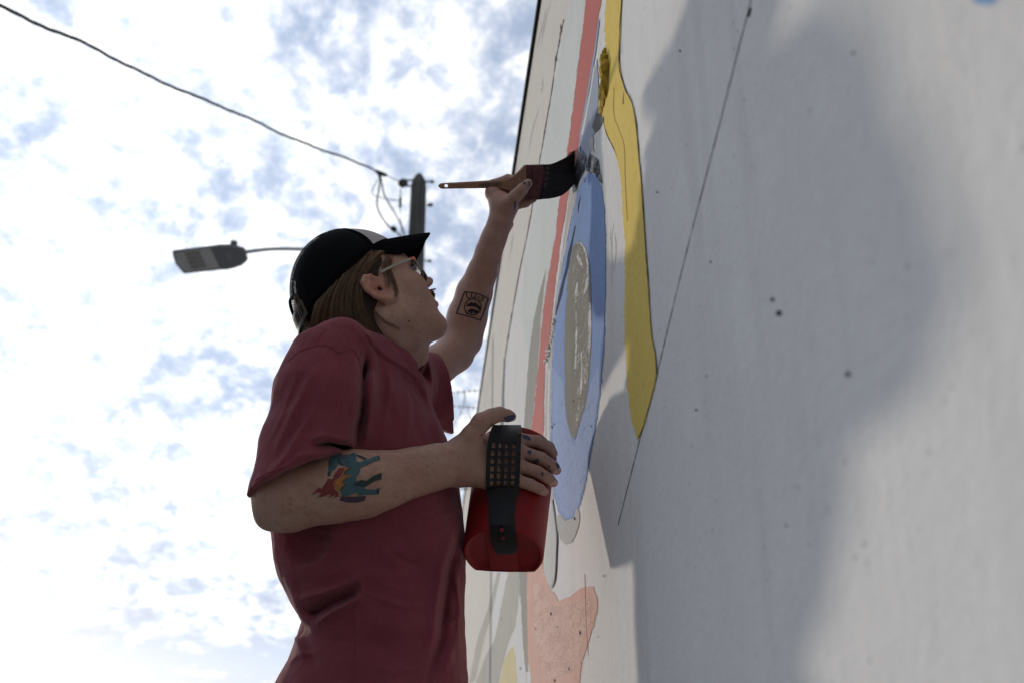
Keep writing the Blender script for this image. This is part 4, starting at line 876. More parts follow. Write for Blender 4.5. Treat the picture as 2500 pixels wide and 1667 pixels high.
def build_wires(p0, D):
    blk = mat('cable_black', (0.018, 0.021, 0.022, 1), 0.55, 0.4); gry = mat('cable_grey', (0.16, 0.165, 0.175, 1), 0.6, 0.4)
    pts = [(-420, -190, 4.9), (-150, -62, 6.3), (0, 13, 7.2), (128, 76, 8.1), (230, 120, 8.8), (306, 158, 9.4), (408, 204, 10.2), (510, 250, 11.0), (612, 293, 11.9), (714, 337, 12.9), (816, 378, 14.0), (893, 406, 15.2), (921, 419, 15.8)]
    path = spline([V(*p) for p in pts], 700); s = np.concatenate([[0], np.cumsum(np.linalg.norm(np.diff(path, axis=0), axis=1))])
    path = path + np.stack([0 * s, 0.010 * np.sin(s * 2.1) + 0.006 * np.sin(s * 5.3 + 1), 0 * s], -1)
    parts = []
    for k in range(3):
        a = s * 2 * math.pi / 0.95 + 0.8 * np.sin(s * 0.7) + k * 2 * math.pi / 3
        parts.append(tube(path + 0.0082 * np.stack([0.45 * np.cos(a), np.cos(a), np.sin(a)], -1), 0.0088, 6))
    vv, ff = join(parts); o = mk('service_cable', vv, ff, blk); tag(o, 'thick twisted black cable sagging across the sky to the pole', 'cable')
    # dead-end clamp: a thing on the cable's end
    vv, ff = join([tube([V(919, 419, 15.8), V(930, 425, 15.85), V(944, 429, 15.9)], [0.030, 0.040, 0.026], 8), tube([V(944, 429, 15.9), V(957, 436, 16.0), V(984, 446, D - 0.12)], 0.007, 6)])
    mk('dead_end_clamp', vv, ff, blk, o)
    L = lambda q, n=40: spline([V(*p) for p in q], n)
    tails = [([(920, 419, 15.8), (927, 440, 15.9), (924, 470, 15.95), (920, 492, 16.0), (923, 512, 16.0), (938, 540, 16.05), (955, 559, 16.1), (975, 574, 16.2), (985, 600, 16.3), (1000, 640, 16.3)], 0.014, gry, 'grey drop wire looping down left of the pole, the longest'),
             ([(924, 420, 15.8), (931, 440, 15.9), (936, 470, 15.95), (945, 490, 16.0), (962, 518, 16.05), (977, 545, 16.1), (985, 565, 16.2), (992, 590, 16.3), (1004, 630, 16.3)], 0.013, gry, 'grey drop wire nearest the pole, falling behind the cap brim'),
             ([(922, 440, 15.9), (912, 458, 15.95), (908, 474, 15.95), (922, 481, 16.0), (950, 487, 16.1), (977, 491, 16.2)], 0.008, gry, 'thin wire looping out and across to the pole fuse'),
             ([(977, 508, 16.2), (979, 540, 16.2), (981, 575, 16.25), (980, 610, 16.3), (1005, 650, 16.3)], 0.006, gry, 'thin straight wire hanging below the pole fuse')]
    for q, r_, m, lb in tails:
        vv, ff = tube(L(q), r_, 6); w_ = mk('drop_wire', vv, ff, m); tag(w_, lb, 'wire', 'wires hanging by the pole')
        if 'longest' in lb:
            vv, ff = lathe(V(961, 560, 16.12), (1, -0.6, 0), [(-0.05, 0.0), (-0.05, 0.03), (-0.02, 0.048), (0.02, 0.048), (0.05, 0.03), (0.05, 0.0)], 8); mk('connector', vv, ff, blk, w_)
def build_lamp(D):
    hs = mat('lamp_housing', (0.42, 0.44, 0.45, 1), 0.5, 0.4, 0.2, vary=(8, 0.25)); dk = mat('lamp_cover', (0.27, 0.27, 0.275, 1), 0.5, 0.4)
    lt = mat('lamp_plate', (0.68, 0.66, 0.64, 1), 0.55, 0.4); ln = mat('led_lens', (0.38, 0.35, 0.32, 1), 0.3, 0.5); lb = mat('lamp_label', (0.33, 0.33, 0.335, 1), 0.6)
    d0 = 12.4
    dep = lambda x, y: d0 + (y - 633) * 0.0030          # the underside leans: its upper edge is nearer
    out = [(420, 615), (424, 611), (514, 600), (535, 597), (561, 596.5), (580, 600), (595, 604), (602, 612), (604, 618), (603, 624), (606.5, 631), (602, 640), (590, 649), (571, 656), (553, 659.5), (538, 660), (450, 669), (446, 667), (429, 646), (423, 629)]
    root = empty('street_lamp', tuple(toW(V(604, 618, d0)))); tag(root, 'grey flat street lamp head on a curved arm over the street', 'street lamp')
    v, f = extrude_px(out, lambda x, y: dep(x, y) + 0.07, 0.13, 0.022); h = mk('housing', v, f, hs, root); fix_normals(h); flat_by_angle(h, 40)
    pl = [(425, 619), (513, 606), (537, 655), (450, 664), (446, 661), (432, 643)]
    v, f = extrude_px(pl, lambda x, y: dep(x, y) - 0.001, 0.012, 0.003); o = mk('light_plate', v, f, lt, root, False); fix_normals(o)
    cv = [(516, 605), (540, 602.5), (562, 602), (582, 606), (597, 616), (601, 632), (590, 644), (571, 650.5), (553, 654), (539, 655)]
    v, f = extrude_px(cv, lambda x, y: dep(x, y) - 0.002, 0.014, 0.004); o = mk('driver_cover', v, f, dk, root, False); fix_normals(o)
    # LED lenses in rows
    for r_ in range(4):
        for c_ in range(5):
            u, w_ = (c_ + 0.5) / 5, (r_ + 0.5) / 4
            x = 449 + u * 38 + w_ * 19; y = 617 - u * 5 + w_ * 42
            hw, hh, sh = 3.1, 3.9, 1.8
            q = [(x - hw - sh, y - hh), (x + hw - sh, y - hh - 0.7), (x + hw + sh, y + hh - 0.7), (x - hw + sh, y + hh)]
            v, f = extrude_px(q, lambda x, y: dep(x, y) - 0.010, 0.012, 0.004); mk('led_module', v, f, ln, root, False)
    v, f = extrude_px([(548, 619), (563, 617), (568, 634), (557, 638)], lambda x, y: dep(x, y) - 0.0105, 0.003, 0.0006); mk('rating_label', v, f, lb, root, False)
    v, f = lathe(V(571, 594, d0 - 0.02), (0, 1, 0.3), [(-0.02, 0.0), (-0.02, 0.045), (0.02, 0.045), (0.03, 0.03), (0.03, 0)], 12); mk('photocell', v, f, hs, root)
    arm = spline([V(600, 616, d0 + 0.07), V(630, 612, 12.7), V(670, 608.5, 13.2), V(735, 609, 13.9), V(840, 614, 14.9), V(940, 625, 15.8), V(1012, 640, 16.35)], 50)
    v, f = tube(arm, 0.026, 10); mk('arm', v, f, hs, root)
    v, f = box(V(1012, 640, 16.30), 0.10, 0.30, 0.10); mk('mounting_plate', v, f, hs, root, False)
def build_fence():
    d = 5.6; root = empty('security_fence', tuple(toW(V(985, 1000, d)) * np.array([1, 1, 0]))); tag(root, 'steel fence with razor wire joining the wall behind the painter', 'fence')
    st = mat('fence_steel', (0.30, 0.31, 0.32, 1), 0.5, 0.5, 0.5)
    b = toW(V(985, 940, d)); v, f = tube([(b[0], b[1], 0), (b[0], b[1], b[2] + 0.05)], 0.03, 12); mk('post', v, f, st, root, True, True)
    def barbed(q, name):
        P = spline([V(*p) for p in q], 60); parts = [tube(P, 0.0016, 5)]
        for i in range(2, 58, 5):
            c = P[i]
            for s in (-1, 1): parts.append(tube([c + np.array([-.004, -.011 * s, -.006]), c, c + np.array([.004, .011 * s, .008 * s])], 0.0011, 4))
        vv, ff = join(parts); mk(name, vv, ff, st, root)
    barbed([(985, 975, d), (1095, 960, d), (1178, 950, d + 0.02)], 'barbed_strand')
    barbed([(985, 985, d), (1100, 990, d), (1172, 996, d + 0.02)], 'barbed_strand')
    barbed([(985, 1205, d), (1100, 1196, d), (1150, 1190, d + 0.02)], 'barbed_strand')
    t = np.linspace(0, 2 * math.pi * 3.0, 220); x = np.linspace(-0.62, -0.20, 220)
    c0 = V(1100, 1000, d); P = np.stack([c0[0] + (t / t.max() - 0.62) * 0.62 + 0.03 * np.cos(t), c0[1] + 0.105 * np.sin(t) , d + 0.10 * np.cos(t)], -1)
    parts = [tube(P, 0.0015, 5)]
    for i in range(4, 216, 7): parts.append(tube([P[i] + np.array([-.003, .010, 0]), P[i] + np.array([.003, -.010, 0])], 0.0010, 4))
    vv, ff = join(parts); mk('razor_coil', vv, ff, st, root)
_, P0, DP = build_pole(); build_wires(P0, DP); build_lamp(DP); build_fence()

# ------------------------------------------------------------------ paint pail
def build_pail():
    m = mat('red_plastic', (0.27, 0.008, 0.011, 1), 0.5, 0.35, bump=(90, 0.12, 0.002), vary=(38, 0.3, (0.20, 0.010, 0.012, 1)))
    rub = mat('black_rubber', (0.012, 0.012, 0.013, 1), 0.55, 0.35)
    root = empty('paint_pail', tuple(toW(BB))); tag(root, 'red plastic hand-held paint pail with a black perforated strap', 'paint pail')
    n = 72; th = np.linspace(0, 2 * math.pi, n, endpoint=False)
    def ring(h, sc, top=None):
        r = (RB0 + (RB1 - RB0) * np.clip(h / BL, 0, 1)) * sc
        x = np.cos(th); e = np.sin(th)
        cut = 0.80; k = 0.16                                  # the side away from the hand is flat
        e = np.where(e < -cut + k, -cut + k + (e + cut - k) * 0.12, e)
        return BB + BAX * h + (x * r)[:, None] * BS + (e * r)[:, None] * BE
    prof = [(0.0055, 0.0001), (0.0055, 0.84), (0.0045, 0.885), (0.0008, 0.915), (0.0, 0.935), (0.0006, 0.968), (0.0035, 0.992), (0.008, 1.0), (0.05, 1.0), (0.10, 1.0), (BL - 0.016, 1.0), (BL - 0.0155, 1.045), (BL - 0.010, 1.055), (BL - 0.002, 1.05), (BL, 1.03), (BL - 0.001, 0.985), (BL - 0.008, 0.962), (0.10, 0.955), (0.03, 0.95), (0.012, 0.94), (0.011, 0.0001)]
    R_ = [ring(h, s) for h, s in prof]; v = np.concatenate(R_)
    f = [(i * n + j, i * n + (j + 1) % n, (i + 1) * n + (j + 1) % n, (i + 1) * n + j) for i in range(len(prof) - 1) for j in range(n)]
    o = mk('bucket', v, f, m, root); fix_normals(o); flat_by_angle(o, 50)
    # bar across the recessed base (the strap is pegged to it)
    c = BB + BAX * 0.0036 + BE * 0.009
    vv, ff = box(c, 0.046, 0.094, 0.0056, (BS, BE, BAX)); mk('base_bar', vv, ff, m, root, False)
    for s in (-1, 1):
        vv, ff = box(BB + BAX * 0.0010 + BS * 0.023 * s + BE * 0.008, 0.0012, 0.094, 0.0012, (BS, BE, BAX)); mk('moulded_line', vv, ff, m, root, False)
    pnt = mat('wet_dark_paint', (0.012, 0.012, 0.014, 1), 0.2, 0.5)
    r = ring(0.085, 0.948); mk('paint', np.vstack([r, [BB + BAX * 0.085]]), [(j, (j + 1) % n, n) for j in range(n)], pnt, root, False)
    # strap
    both = Field(); both.p = body.p + PAIL.p
    rows = [(1036, 1204, 1272), (1046, 1199, 1273), (1058, 1194.5, 1273), (1070, 1192.5, 1272.5), (1079, 1191, 1272), (1092.5, 1190, 1271.5), (1097.5, 1189, 1271.5), (1111, 1188, 1271), (1116, 1187.5, 1271), (1130, 1187, 1270.5), (1135, 1186.5, 1270), (1149.5, 1186, 1270), (1154.5, 1186, 1269.5), (1168, 1186, 1269), (1173, 1186, 1269), (1187, 1186.5, 1267.5), (1190, 1187, 1267), (1196, 1188, 1266.5), (1208, 1190, 1264), (1221, 1192, 1259.5), (1232, 1192.5, 1258), (1246, 1193, 1257), (1262, 1193, 1256), (1280, 1194, 1257), (1300, 1196, 1259), (1320, 1199, 1262), (1334, 1202, 1263.5), (1342, 1206, 1261.5), (1349, 1213, 1256), (1353, 1222, 1248)]
    colf = np.array([0, .05, .13, .19, .27, .38, .46, .57, .65, .76, .84, .95, 1.0]); colf = np.array([0, 0.06, 0.130, 0.245, 0.335, 0.450, 0.540, 0.655, 0.745, 0.860, 0.930, 1.0])
    hole_cols = (2, 4, 6, 8); hole_rows = (3, 5, 7, 9, 11, 13)
    hole_rows = (4, 6, 8, 10, 12, 14)
    PX = np.array([[a + (b - a) * u for u in colf] for _, a, b in rows]); PY = np.array([[y] * len(colf) for y, _, _ in rows], float)
    # holes lean a little as in moulded rubber
    t, r = march(both, PX, PY, off=0.0035); t = t.reshape(PX.shape)
    for i in range(len(t)):
        g = ~np.isnan(t[i]); 
        if g.any(): t[i] = np.interp(np.arange(t.shape[1]), np.arange(t.shape[1])[g], t[i][g])
    bad = np.isnan(t).any(1); ii = np.arange(len(t))
    for j in range(t.shape[1]): t[bad, j] = np.interp(ii[bad], ii[~bad], t[~bad, j])
    for _ in range(6):
        s = t.copy(); s[1:-1] = np.minimum(t[1:-1], (t[:-2] + 2 * t[1:-1] + t[2:]) / 4); s[:, 1:-1] = (s[:, :-2] + 2 * s[:, 1:-1] + s[:, 2:]) / 4; t = np.minimum(s, t + 0.0015)
    rr = r.reshape(*PX.shape, 3); P = rr * t[..., None]; nr, nc = PX.shape
    front = P - rr * 0.0012; back = P + rr * 0.0014
    v = np.concatenate([front.reshape(-1, 3), back.reshape(-1, 3)]); N = nr * nc; f = []
    solid = np.ones((nr - 1, nc - 1), bool)
    for i in hole_rows:
        for j in hole_cols: solid[i, j] = False
    for i in range(nr - 1):
        for j in range(nc - 1):
            if not solid[i, j]: continue
            a, b, c_, d_ = i * nc + j, i * nc + j + 1, (i + 1) * nc + j + 1, (i + 1) * nc + j
            f += [(a, d_, c_, b), (a + N, b + N, c_ + N, d_ + N)]
            for (di, dj, p, q) in ((-1, 0, a, b), (0, 1, b, c_), (1, 0, c_, d_), (0, -1, d_, a)):
                x, y = i + di, j + dj
                if x < 0 or y < 0 or x >= nr - 1 or y >= nc - 1 or not solid[x, y]: f.append((p, q, q + N, p + N))
    o = mk('strap', v, f, rub, root, True); fix_normals(o); flat_by_angle(o, 30)
    pegm = mat('peg_red', (0.30, 0.010, 0.010, 1), 0.4)
    for x, y in ((1225, 1293), (1228, 1312)):
        tt, r1 = march(both, [x], [y], off=0.0055); c = r1[0] * (tt[0] if not np.isnan(tt[0]) else 1.56)
        vv, ff = lathe(c, (0, -0.4, -1), [(-0.002, 0), (-0.002, 0.0030), (0.001, 0.0030), (0.002, 0.0022), (0.0008, 0.0012), (0.0008, 0)], 14); mk('peg', vv, ff, pegm, o)
    for x, y in ((1228, 1326), (1224, 1283)):
        tt, r1 = march(both, [x], [y], off=0.0052); c = r1[0] * (tt[0] if not np.isnan(tt[0]) else 1.56)
        vv, ff = lathe(c, (0, -0.4, -1), [(-0.001, 0), (-0.001, 0.0028), (0.0004, 0.0028), (0.0004, 0)], 12); mk('strap_hole', vv, ff, mat('hole_black', (0.003, 0.003, 0.003, 1), 0.9) if 'hole_black' not in MAT else MAT['hole_black'], o)
build_pail()

# ------------------------------------------------------------------ paint brush
def build_brush():
    wd = lambda x, y: float((wall_pt(x, y) - CAM) @ FWD)
    d0 = wd(1403, 410) ; tipd = lambda x, y: d0 + max(0.0, (x - 1345) / 65.0) ** 1.5 * (wd(1403, y) - d0)
    root = empty('paint_brush', tuple(toW(V(1240, 445, d0)))); tag(root, 'wide flat paint brush loaded with black paint, touching the wall', 'paint brush')
    wood = bpy.data.materials.new('brush_wood'); wood.use_nodes = True
    t = NT(wood.node_tree); b = wood.node_tree.nodes['Principled BSDF']; g = t.node('ShaderNodeNewGeometry').outputs['Position']
    gr = t.noise(t.mapping(g, scale=(12, 40, 260)), 1.0, 4, 0.6, 0.4)
    t.link(t.mix(gr, (0.21, 0.100, 0.055, 1), (0.33, 0.175, 0.098, 1)), b.inputs['Base Color']); b.inputs['Roughness'].default_value = 0.45
    c = lambda x, y: (1000 + x / 3.92, 300 + y / 3.92)
    hand = [c(*q) for q in [(272, 607), (284, 590), (300, 581), (340, 577), (500, 569), (700, 557), (860, 546), (905, 542), (945, 531), (985, 512), (1022, 482), (1052, 453), (1078, 425), (1098, 405), (1130, 404), (1125, 560), (1118, 742), (1082, 735), (1050, 716), (1010, 690), (960, 664), (905, 645), (850, 634), (750, 629), (500, 631), (310, 634), (290, 627)]]
    hole = [c(350 + 17 * math.cos(a), 606 + 17 * math.sin(a)) for a in np.linspace(0, 2 * math.pi, 17)[:-1]]
    v, f = extrude_px(hand, d0, 0.0125, 0.0028, [hole]); o = mk('handle', v, f, wood, root); fix_normals(o); flat_by_angle(o, 28)
    ink = mat('printed_ink', (0.03, 0.025, 0.02, 1), 0.6); x = 668
    while x < 876:
        w_ = rng.choice([3, 5, 8, 11])
        q = [c(x, 588 if x < 700 else 580 - (x - 700) * .03), c(x + w_, 588 if x < 700 else 580 - (x - 700) * .03), c(x + w_, 612), c(x, 612)]
        v, f = extrude_px(q, d0 - 0.0064, 0.0006, 0.0001); mk('printed_bar', v, f, ink, o, False); x += w_ + rng.choice([3, 5, 9])
    fer = mat('copper_ferrule', (0.125, 0.045, 0.050, 1), 0.38, 0.5, 0.55, vary=(60, 0.35, (0.055, 0.022, 0.030, 1)))
    fo = [c(*q) for q in [(1116, 404), (1200, 402), (1283, 399), (1300, 440), (1308, 480), (1296, 560), (1270, 660), (1240, 738), (1180, 742), (1098, 745), (1108, 600), (1122, 480)]]
    v, f = extrude_px(fo, d0, 0.0165, 0.0025); fo_ = mk('ferrule', v, f, fer, root); fix_normals(fo_); flat_by_angle(fo_, 28)
    for ln in ([(1165, 408), (1158, 560), (1140, 738)], [(1178, 408), (1171, 560), (1153, 738)], [(1300, 470), (1268, 610), (1236, 736)], [(1288, 460), (1256, 610), (1226, 737)]):
        P = [V(*c(*q), d0 - 0.0083) for q in spline(ln, 12)]; v, f = tube(P, 0.0008, 6); mk('crimp', v, f, fer, fo_)
    for q in ((1143, 480), (1146, 640)):
        v, f = lathe(V(*c(*q), d0 - 0.0083), (0, 0, -1), [(-0.001, 0), (-0.001, 0.0014), (0.0008, 0.0010), (0.0008, 0)], 8); mk('rivet', v, f, fer, fo_)
    br = bpy.data.materials.new('wet_bristle'); br.use_nodes = True; t = NT(br.node_tree); b = br.node_tree.nodes['Principled BSDF']; g = t.node('ShaderNodeNewGeometry').outputs['Position']
    gr = t.noise(t.mapping(g, scale=(40, 40, 700)), 1.0, 3, 0.6, 0.2)
    b.inputs['Base Color'].default_value = (0.010, 0.010, 0.011, 1); b.inputs['Roughness'].default_value = 0.5; b.inputs['Specular IOR Level'].default_value = 0.3
    bn = t.node('ShaderNodeBump'); bn.inputs['Strength'].default_value = 0.7; bn.inputs['Distance'].default_value = 0.002; t.link(gr, bn.inputs['Height']); t.link(bn.outputs[0], b.inputs['Normal'])
    bo = [c(*q) for q in [(1282, 402), (1345, 398), (1385, 386), (1430, 366), (1475, 344), (1520, 315), (1560, 284), (1588, 256), (1607, 234), (1609, 300), (1606, 380), (1601, 450), (1594, 520), (1580, 580), (1552, 618), (1515, 655), (1470, 690), (1430, 708), (1385, 720), (1330, 729), (1276, 733), (1238, 738), (1268, 650), (1296, 560), (1306, 480)]]
    thk = lambda x, y: 0.0155 - 0.011 * np.clip((x - 1330) / 80, 0, 1)
    v, f = extrude_px(bo, tipd, thk, 0.0012); o = mk('bristles', v, f, br, root, True); fix_normals(o); flat_by_angle(o, 40)
    # single hairs: dry grey ones at the ferrule, stray wet ones along the edges
    dry = mat('dry_bristle', (0.16, 0.145, 0.135, 1), 0.7); parts = []
    for _ in range(30):
        y0 = rng.uniform(425, 640); s_ = 1310 - max(0, (y0 - 480)) * 0.17; ln = rng.uniform(18, 40)
        a = c(s_ - 8, y0); b2 = c(s_ + ln, y0 - 3 + rng.uniform(-3, 3)); parts.append(tube([V(*a, d0 - 0.0080), V(*b2, d0 - 0.0084)], [0.0005, 0.0002], 4))
    vv, ff = join(parts); mk('dry_bristles', vv, ff, dry, root)
    parts = []
    for _ in range(90):
        y0 = rng.uniform(240, 615); k = (y0 - 240) / 375; x1 = 1606 - 50 * k ** 3
        a = c(x1 - rng.uniform(40, 90), y0 + rng.uniform(10, 50) * (1 - k)); b2 = c(x1 + rng.uniform(-2, 7), y0 + rng.uniform(-4, 4))
        dd = tipd(*b2) - rng.uniform(0, 0.003); parts.append(tube([V(*a, d0 - 0.003 - rng.uniform(0, .003)), V(*b2, dd)], [0.0005, 0.00025], 4))
    vv, ff = join(parts); mk('stray_bristles', vv, ff, br, root)
build_brush()
# ------------------------------------------------------------------ the painter
def skin_material():
    m = bpy.data.materials.new('skin'); m.use_nodes = True; MAT['skin'] = m
    t = NT(m.node_tree); b = m.node_tree.nodes['Principled BSDF']; g = t.node('ShaderNodeNewGeometry').outputs['Position']
    n1 = t.noise(g, 14, 5, 0.6, 0.3); n2 = t.noise(g, 70, 4, 0.6); n3 = t.noise(g, 420, 3, 0.6)
    col = t.mix(t.smooth(n1, 0.35, 0.66), (0.460, 0.290, 0.222, 1), (0.425, 0.232, 0.172, 1))
    col = t.mix(t.math('MULTIPLY', t.smooth(n2, 0.45, 0.75), 0.45), col, (0.34, 0.165, 0.12, 1))
    vo = t.node('ShaderNodeTexVoronoi'); t.link(g, vo.inputs['Vector']); vo.inputs['Scale'].default_value = 95
    fr = t.math('MULTIPLY', t.math('LESS_THAN', vo.outputs['Distance'], 0.16), t.math('GREATER_THAN', t.noise(g, 33, 2), 0.55))
    col = t.mix(t.math('MULTIPLY', fr, 0.40), col, (0.13, 0.055, 0.035, 1))
    earp = toW(Hd((-0.010, 0.004, 0.085))); de = t.vmath('LENGTH', t.vmath('SUBTRACT', g, tuple(earp)))
    col = t.mix(t.math('MULTIPLY', t.math('SUBTRACT', 1.0, t.smooth(de, 0.018, 0.045)), 0.55), col, (0.45, 0.17, 0.12, 1))
    # stubble: short dark hairs on the jaw only (distance from a point inside the chin)
    jaw = toW(Hd((0.062, -0.085, 0.02))); dist = t.vmath('LENGTH', t.vmath('SUBTRACT', g, tuple(jaw)))
    vs2 = t.node('ShaderNodeTexVoronoi'); t.link(g, vs2.inputs['Vector']); vs2.inputs['Scale'].default_value = 620
    st = t.math('MULTIPLY', t.math('LESS_THAN', vs2.outputs['Distance'], 0.34), t.math('SUBTRACT', 1.0, t.smooth(dist, 0.035, 0.085)))
    st = t.math('MULTIPLY', st, t.smooth(n2, 0.38, 0.60))
    col = t.mix(t.math('MULTIPLY', st, 0.30), col, (0.085, 0.045, 0.03, 1))
    t.link(col, b.inputs['Base Color']); b.inputs['Roughness'].default_value = 0.52; b.inputs['Specular IOR Level'].default_value = 0.4
    b.inputs['Subsurface Weight'].default_value = 0.12; b.inputs['Subsurface Radius'].default_value = (1.0, 0.35, 0.2); b.inputs['Subsurface Scale'].default_value = 0.006
    h = t.math('ADD', t.math('MULTIPLY', n2, 0.8), n3); bn = t.node('ShaderNodeBump'); bn.inputs['Strength'].default_value = 0.22; bn.inputs['Distance'].default_value = 0.0015
    t.link(h, bn.inputs['Height']); t.link(bn.outputs[0], b.inputs['Normal'])
    return m
def cloth_material(name, c1, c2):
    m = bpy.data.materials.new(name); m.use_nodes = True; MAT[name] = m
    t = NT(m.node_tree); b = m.node_tree.nodes['Principled BSDF']; g = t.node('ShaderNodeNewGeometry').outputs['Position']
    n1 = t.noise(g, 7, 5, 0.6, 0.4); n2 = t.noise(g, 900, 2, 0.5); n3 = t.noise(t.mapping(g, scale=(55, 55, 30)), 1.0, 5, 0.6, 0.5)
    col = t.mix(t.smooth(n1, 0.3, 0.7), c1, c2); col = t.mix(t.math('MULTIPLY', n2, 0.35), col, tuple(c * 0.55 for c in c1[:3]) + (1,))
    t.link(col, b.inputs['Base Color']); b.inputs['Roughness'].default_value = 0.95; b.inputs['Specular IOR Level'].default_value = 0.05
    b.inputs['Sheen Weight'].default_value = 0.22; b.inputs['Sheen Roughness'].default_value = 0.5; b.inputs['Sheen Tint'].default_value = (1, 0.75, 0.75, 1)
    h = t.math('ADD', t.math('MULTIPLY', n3, 1.0), t.math('MULTIPLY', n2, 0.12)); bn = t.node('ShaderNodeBump'); bn.inputs['Strength'].default_value = 0.6; bn.inputs['Distance'].default_value = 0.006
    t.link(h, bn.inputs['Height']); t.link(bn.outputs[0], b.inputs['Normal'])
    return m
def strands_mesh(paths, w0, w1):
    """many thin tapering hairs in one mesh; paths: list of (n,3)"""
    vs_, fs, o = [], [], 0
    for P in paths:
        n = len(P); w = np.linspace(w0, w1, n)[:, None]
        T = np.gradient(P, axis=0); T /= np.linalg.norm(T, axis=1, keepdims=True) + 1e-9
        a = np.cross(T, [0.2, 0.1, 1.0]); a /= np.linalg.norm(a, axis=1, keepdims=True) + 1e-9; b = np.cross(T, a)
        vs_.append(np.stack([P + a * w, P + (-0.5 * a + 0.87 * b) * w, P + (-0.5 * a - 0.87 * b) * w], 1).reshape(-1, 3))
        i = np.arange(n - 1)[:, None] * 3
        for j in range(3):
            k = (j + 1) % 3; fs.append(np.concatenate([o + i + j, o + i + k, o + i + 3 + k, o + i + 3 + j], 1))
        o += 3 * n
    return np.concatenate(vs_), np.concatenate(fs)

def build_person():
    feet = toW(V(890, 1850, 1.49)); feet[2] = PAVE
    person = empty('person', tuple(feet)); tag(person, 'person in maroon t-shirt and black cap painting the wall, pail in hand', 'person')
    sk = skin_material(); cl = cloth_material('maroon_cotton', (0.205, 0.046, 0.061, 1), (0.250, 0.062, 0.079, 1))
    v, f = surface(body, 0.0021); bo = mk('body', v, f, sk, person)
    v, f = surface(shirt, 0.0027); sh = mk('t_shirt', v, f, cl, person)
    # ---- shirt details
    A_, B_, C_ = V(906, 836, 1.675), V(1016, 922, 1.735), V(955, 838, 1.845)
    nearq = spline([(889, 812), (895, 826), (904, 843), (922, 862), (948, 883), (982, 903), (1003, 918), (1014, 930)], 60)
    Pn = on_surface(shirt, nearq, off=-0.0005)
    for _ in range(6): Pn[1:-1] = (Pn[:-2] + 2 * Pn[1:-1] + Pn[2:]) / 4
    far_ = spline([Pn[-1], V(1021, 924, 1.765), V(1032, 905, 1.795), V(1037, 882, 1.825), V(1010, 855, 1.850), V(960, 832, 1.855), V(915, 815, 1.82), V(890, 806, 1.765), Pn[0]], 60)
    P = np.vstack([Pn, far_[1:-1]])
    cen = P.mean(0); nr = np.cross(B_ - A_, C_ - A_); nr /= np.linalg.norm(nr); nr = nr if nr[1] > 0 else -nr
    vv = []
    for ip, p in enumerate(P):
        rmp = min(1.0, 0.15 + min(ip, len(P) - ip) / 14.0)
        o_ = p - cen; o_ -= nr * (o_ @ nr); o_ /= np.linalg.norm(o_)
        for du, dn in ((0.0006, -0.012), (0.0014, -0.003), (0.0008, 0.006), (-0.0012, 0.0085), (-0.0030, 0.004), (-0.003, -0.012)): vv.append(p + (o_ * du + nr * dn) * rmp)
    n = len(P); k = 6; ff = [(i * k + j, i * k + (j + 1) % k, ((i + 1) % n) * k + (j + 1) % k, ((i + 1) % n) * k + j) for i in range(n) for j in range(k)]
    co = mk('collar', vv, ff, cl, sh); fix_normals(co)
    def seam(pts, r_=0.0011, nm='seam', off=0.0004):
        q = spline(pts, 50); P = on_surface(shirt, q, off=off); 
        for _ in range(2): P[1:-1] = (P[:-2] + 2 * P[1:-1] + P[2:]) / 4
        vv, ff = tube(P, r_, 5); mk(nm, vv, ff, cl, sh)
    c1 = lambda x, y: (650 + x / 3.485, 500 + y / 3.485)
    seam([c1(*q) for q in [(190, 1330), (260, 1260), (360, 1215), (470, 1195), (560, 1215), (625, 1262), (690, 1225), (750, 1240), (790, 1310), (805, 1420)]], 0.0008)
    seam([c1(*q) for q in [(430, 1190), (440, 1150), (460, 1110), (500, 1060)]], 0.0006)
    seam([(885, 905), (884, 960), (884, 1020), (874, 1075)], 0.0007)
    seam([(622, 1172), (660, 1150), (710, 1134), (760, 1122)], 0.0008, 'hem_stitch')
    seam([(863, 1478), (865, 1530), (864, 1600), (861, 1660)], 0.0008)
    # ---- trousers and shoes (below the frame)
    dn = cloth_material('dark_denim', (0.035, 0.040, 0.055, 1), (0.050, 0.055, 0.070, 1)); T_ = Field()
    hip = feet.copy(); hip[2] = 0.99
    w2 = lambda x, y, z: toV(np.array([feet[0] + x, feet[1] + y, z]))
    T_.add(ell(w2(0, 0.02, 0.98), (0.125, 0.13, 0.155)), 0.03)
    for s in (-1, 1):
        T_.add(seg(w2(0.0, 0.085 * s, 0.93), 0.098, w2(0.035, 0.105 * s, 0.56), 0.072), 0.04); T_.add(seg(w2(0.035, 0.105 * s, 0.56), 0.072, w2(0.0, 0.115 * s, 0.20), 0.062), 0.03)
    v, f = surface(T_, 0.008, n=8); mk('trousers', v, f, dn, person)
    sm = mat('shoe_leather', (0.04, 0.035, 0.03, 1), 0.6)
    for s in (-1, 1):
        S_ = Field(); S_.add(seg(w2(-0.03, 0.115 * s, PAVE + 0.055), 0.042, w2(0.13, 0.125 * s, PAVE + 0.038), 0.036), 0.01); S_.add(seg(w2(-0.01, 0.115 * s, PAVE + 0.06), 0.045, w2(0, 0.115 * s, 0.25), 0.045), 0.03)
        fl = toV(np.array([0, 0, PAVE + 0.002])); up = toV(np.array([0, 0, 1.0])) - toV(np.zeros(3)); hf = halfspace(fl, up)
        S_.sub((hf if False else (lambda p, h=hf: h(p)), toV(np.array([feet[0], feet[1], PAVE])), 9.0), 0.004)
        v, f = surface(S_, 0.006, n=8); mk('shoe', v, f, sm, person)

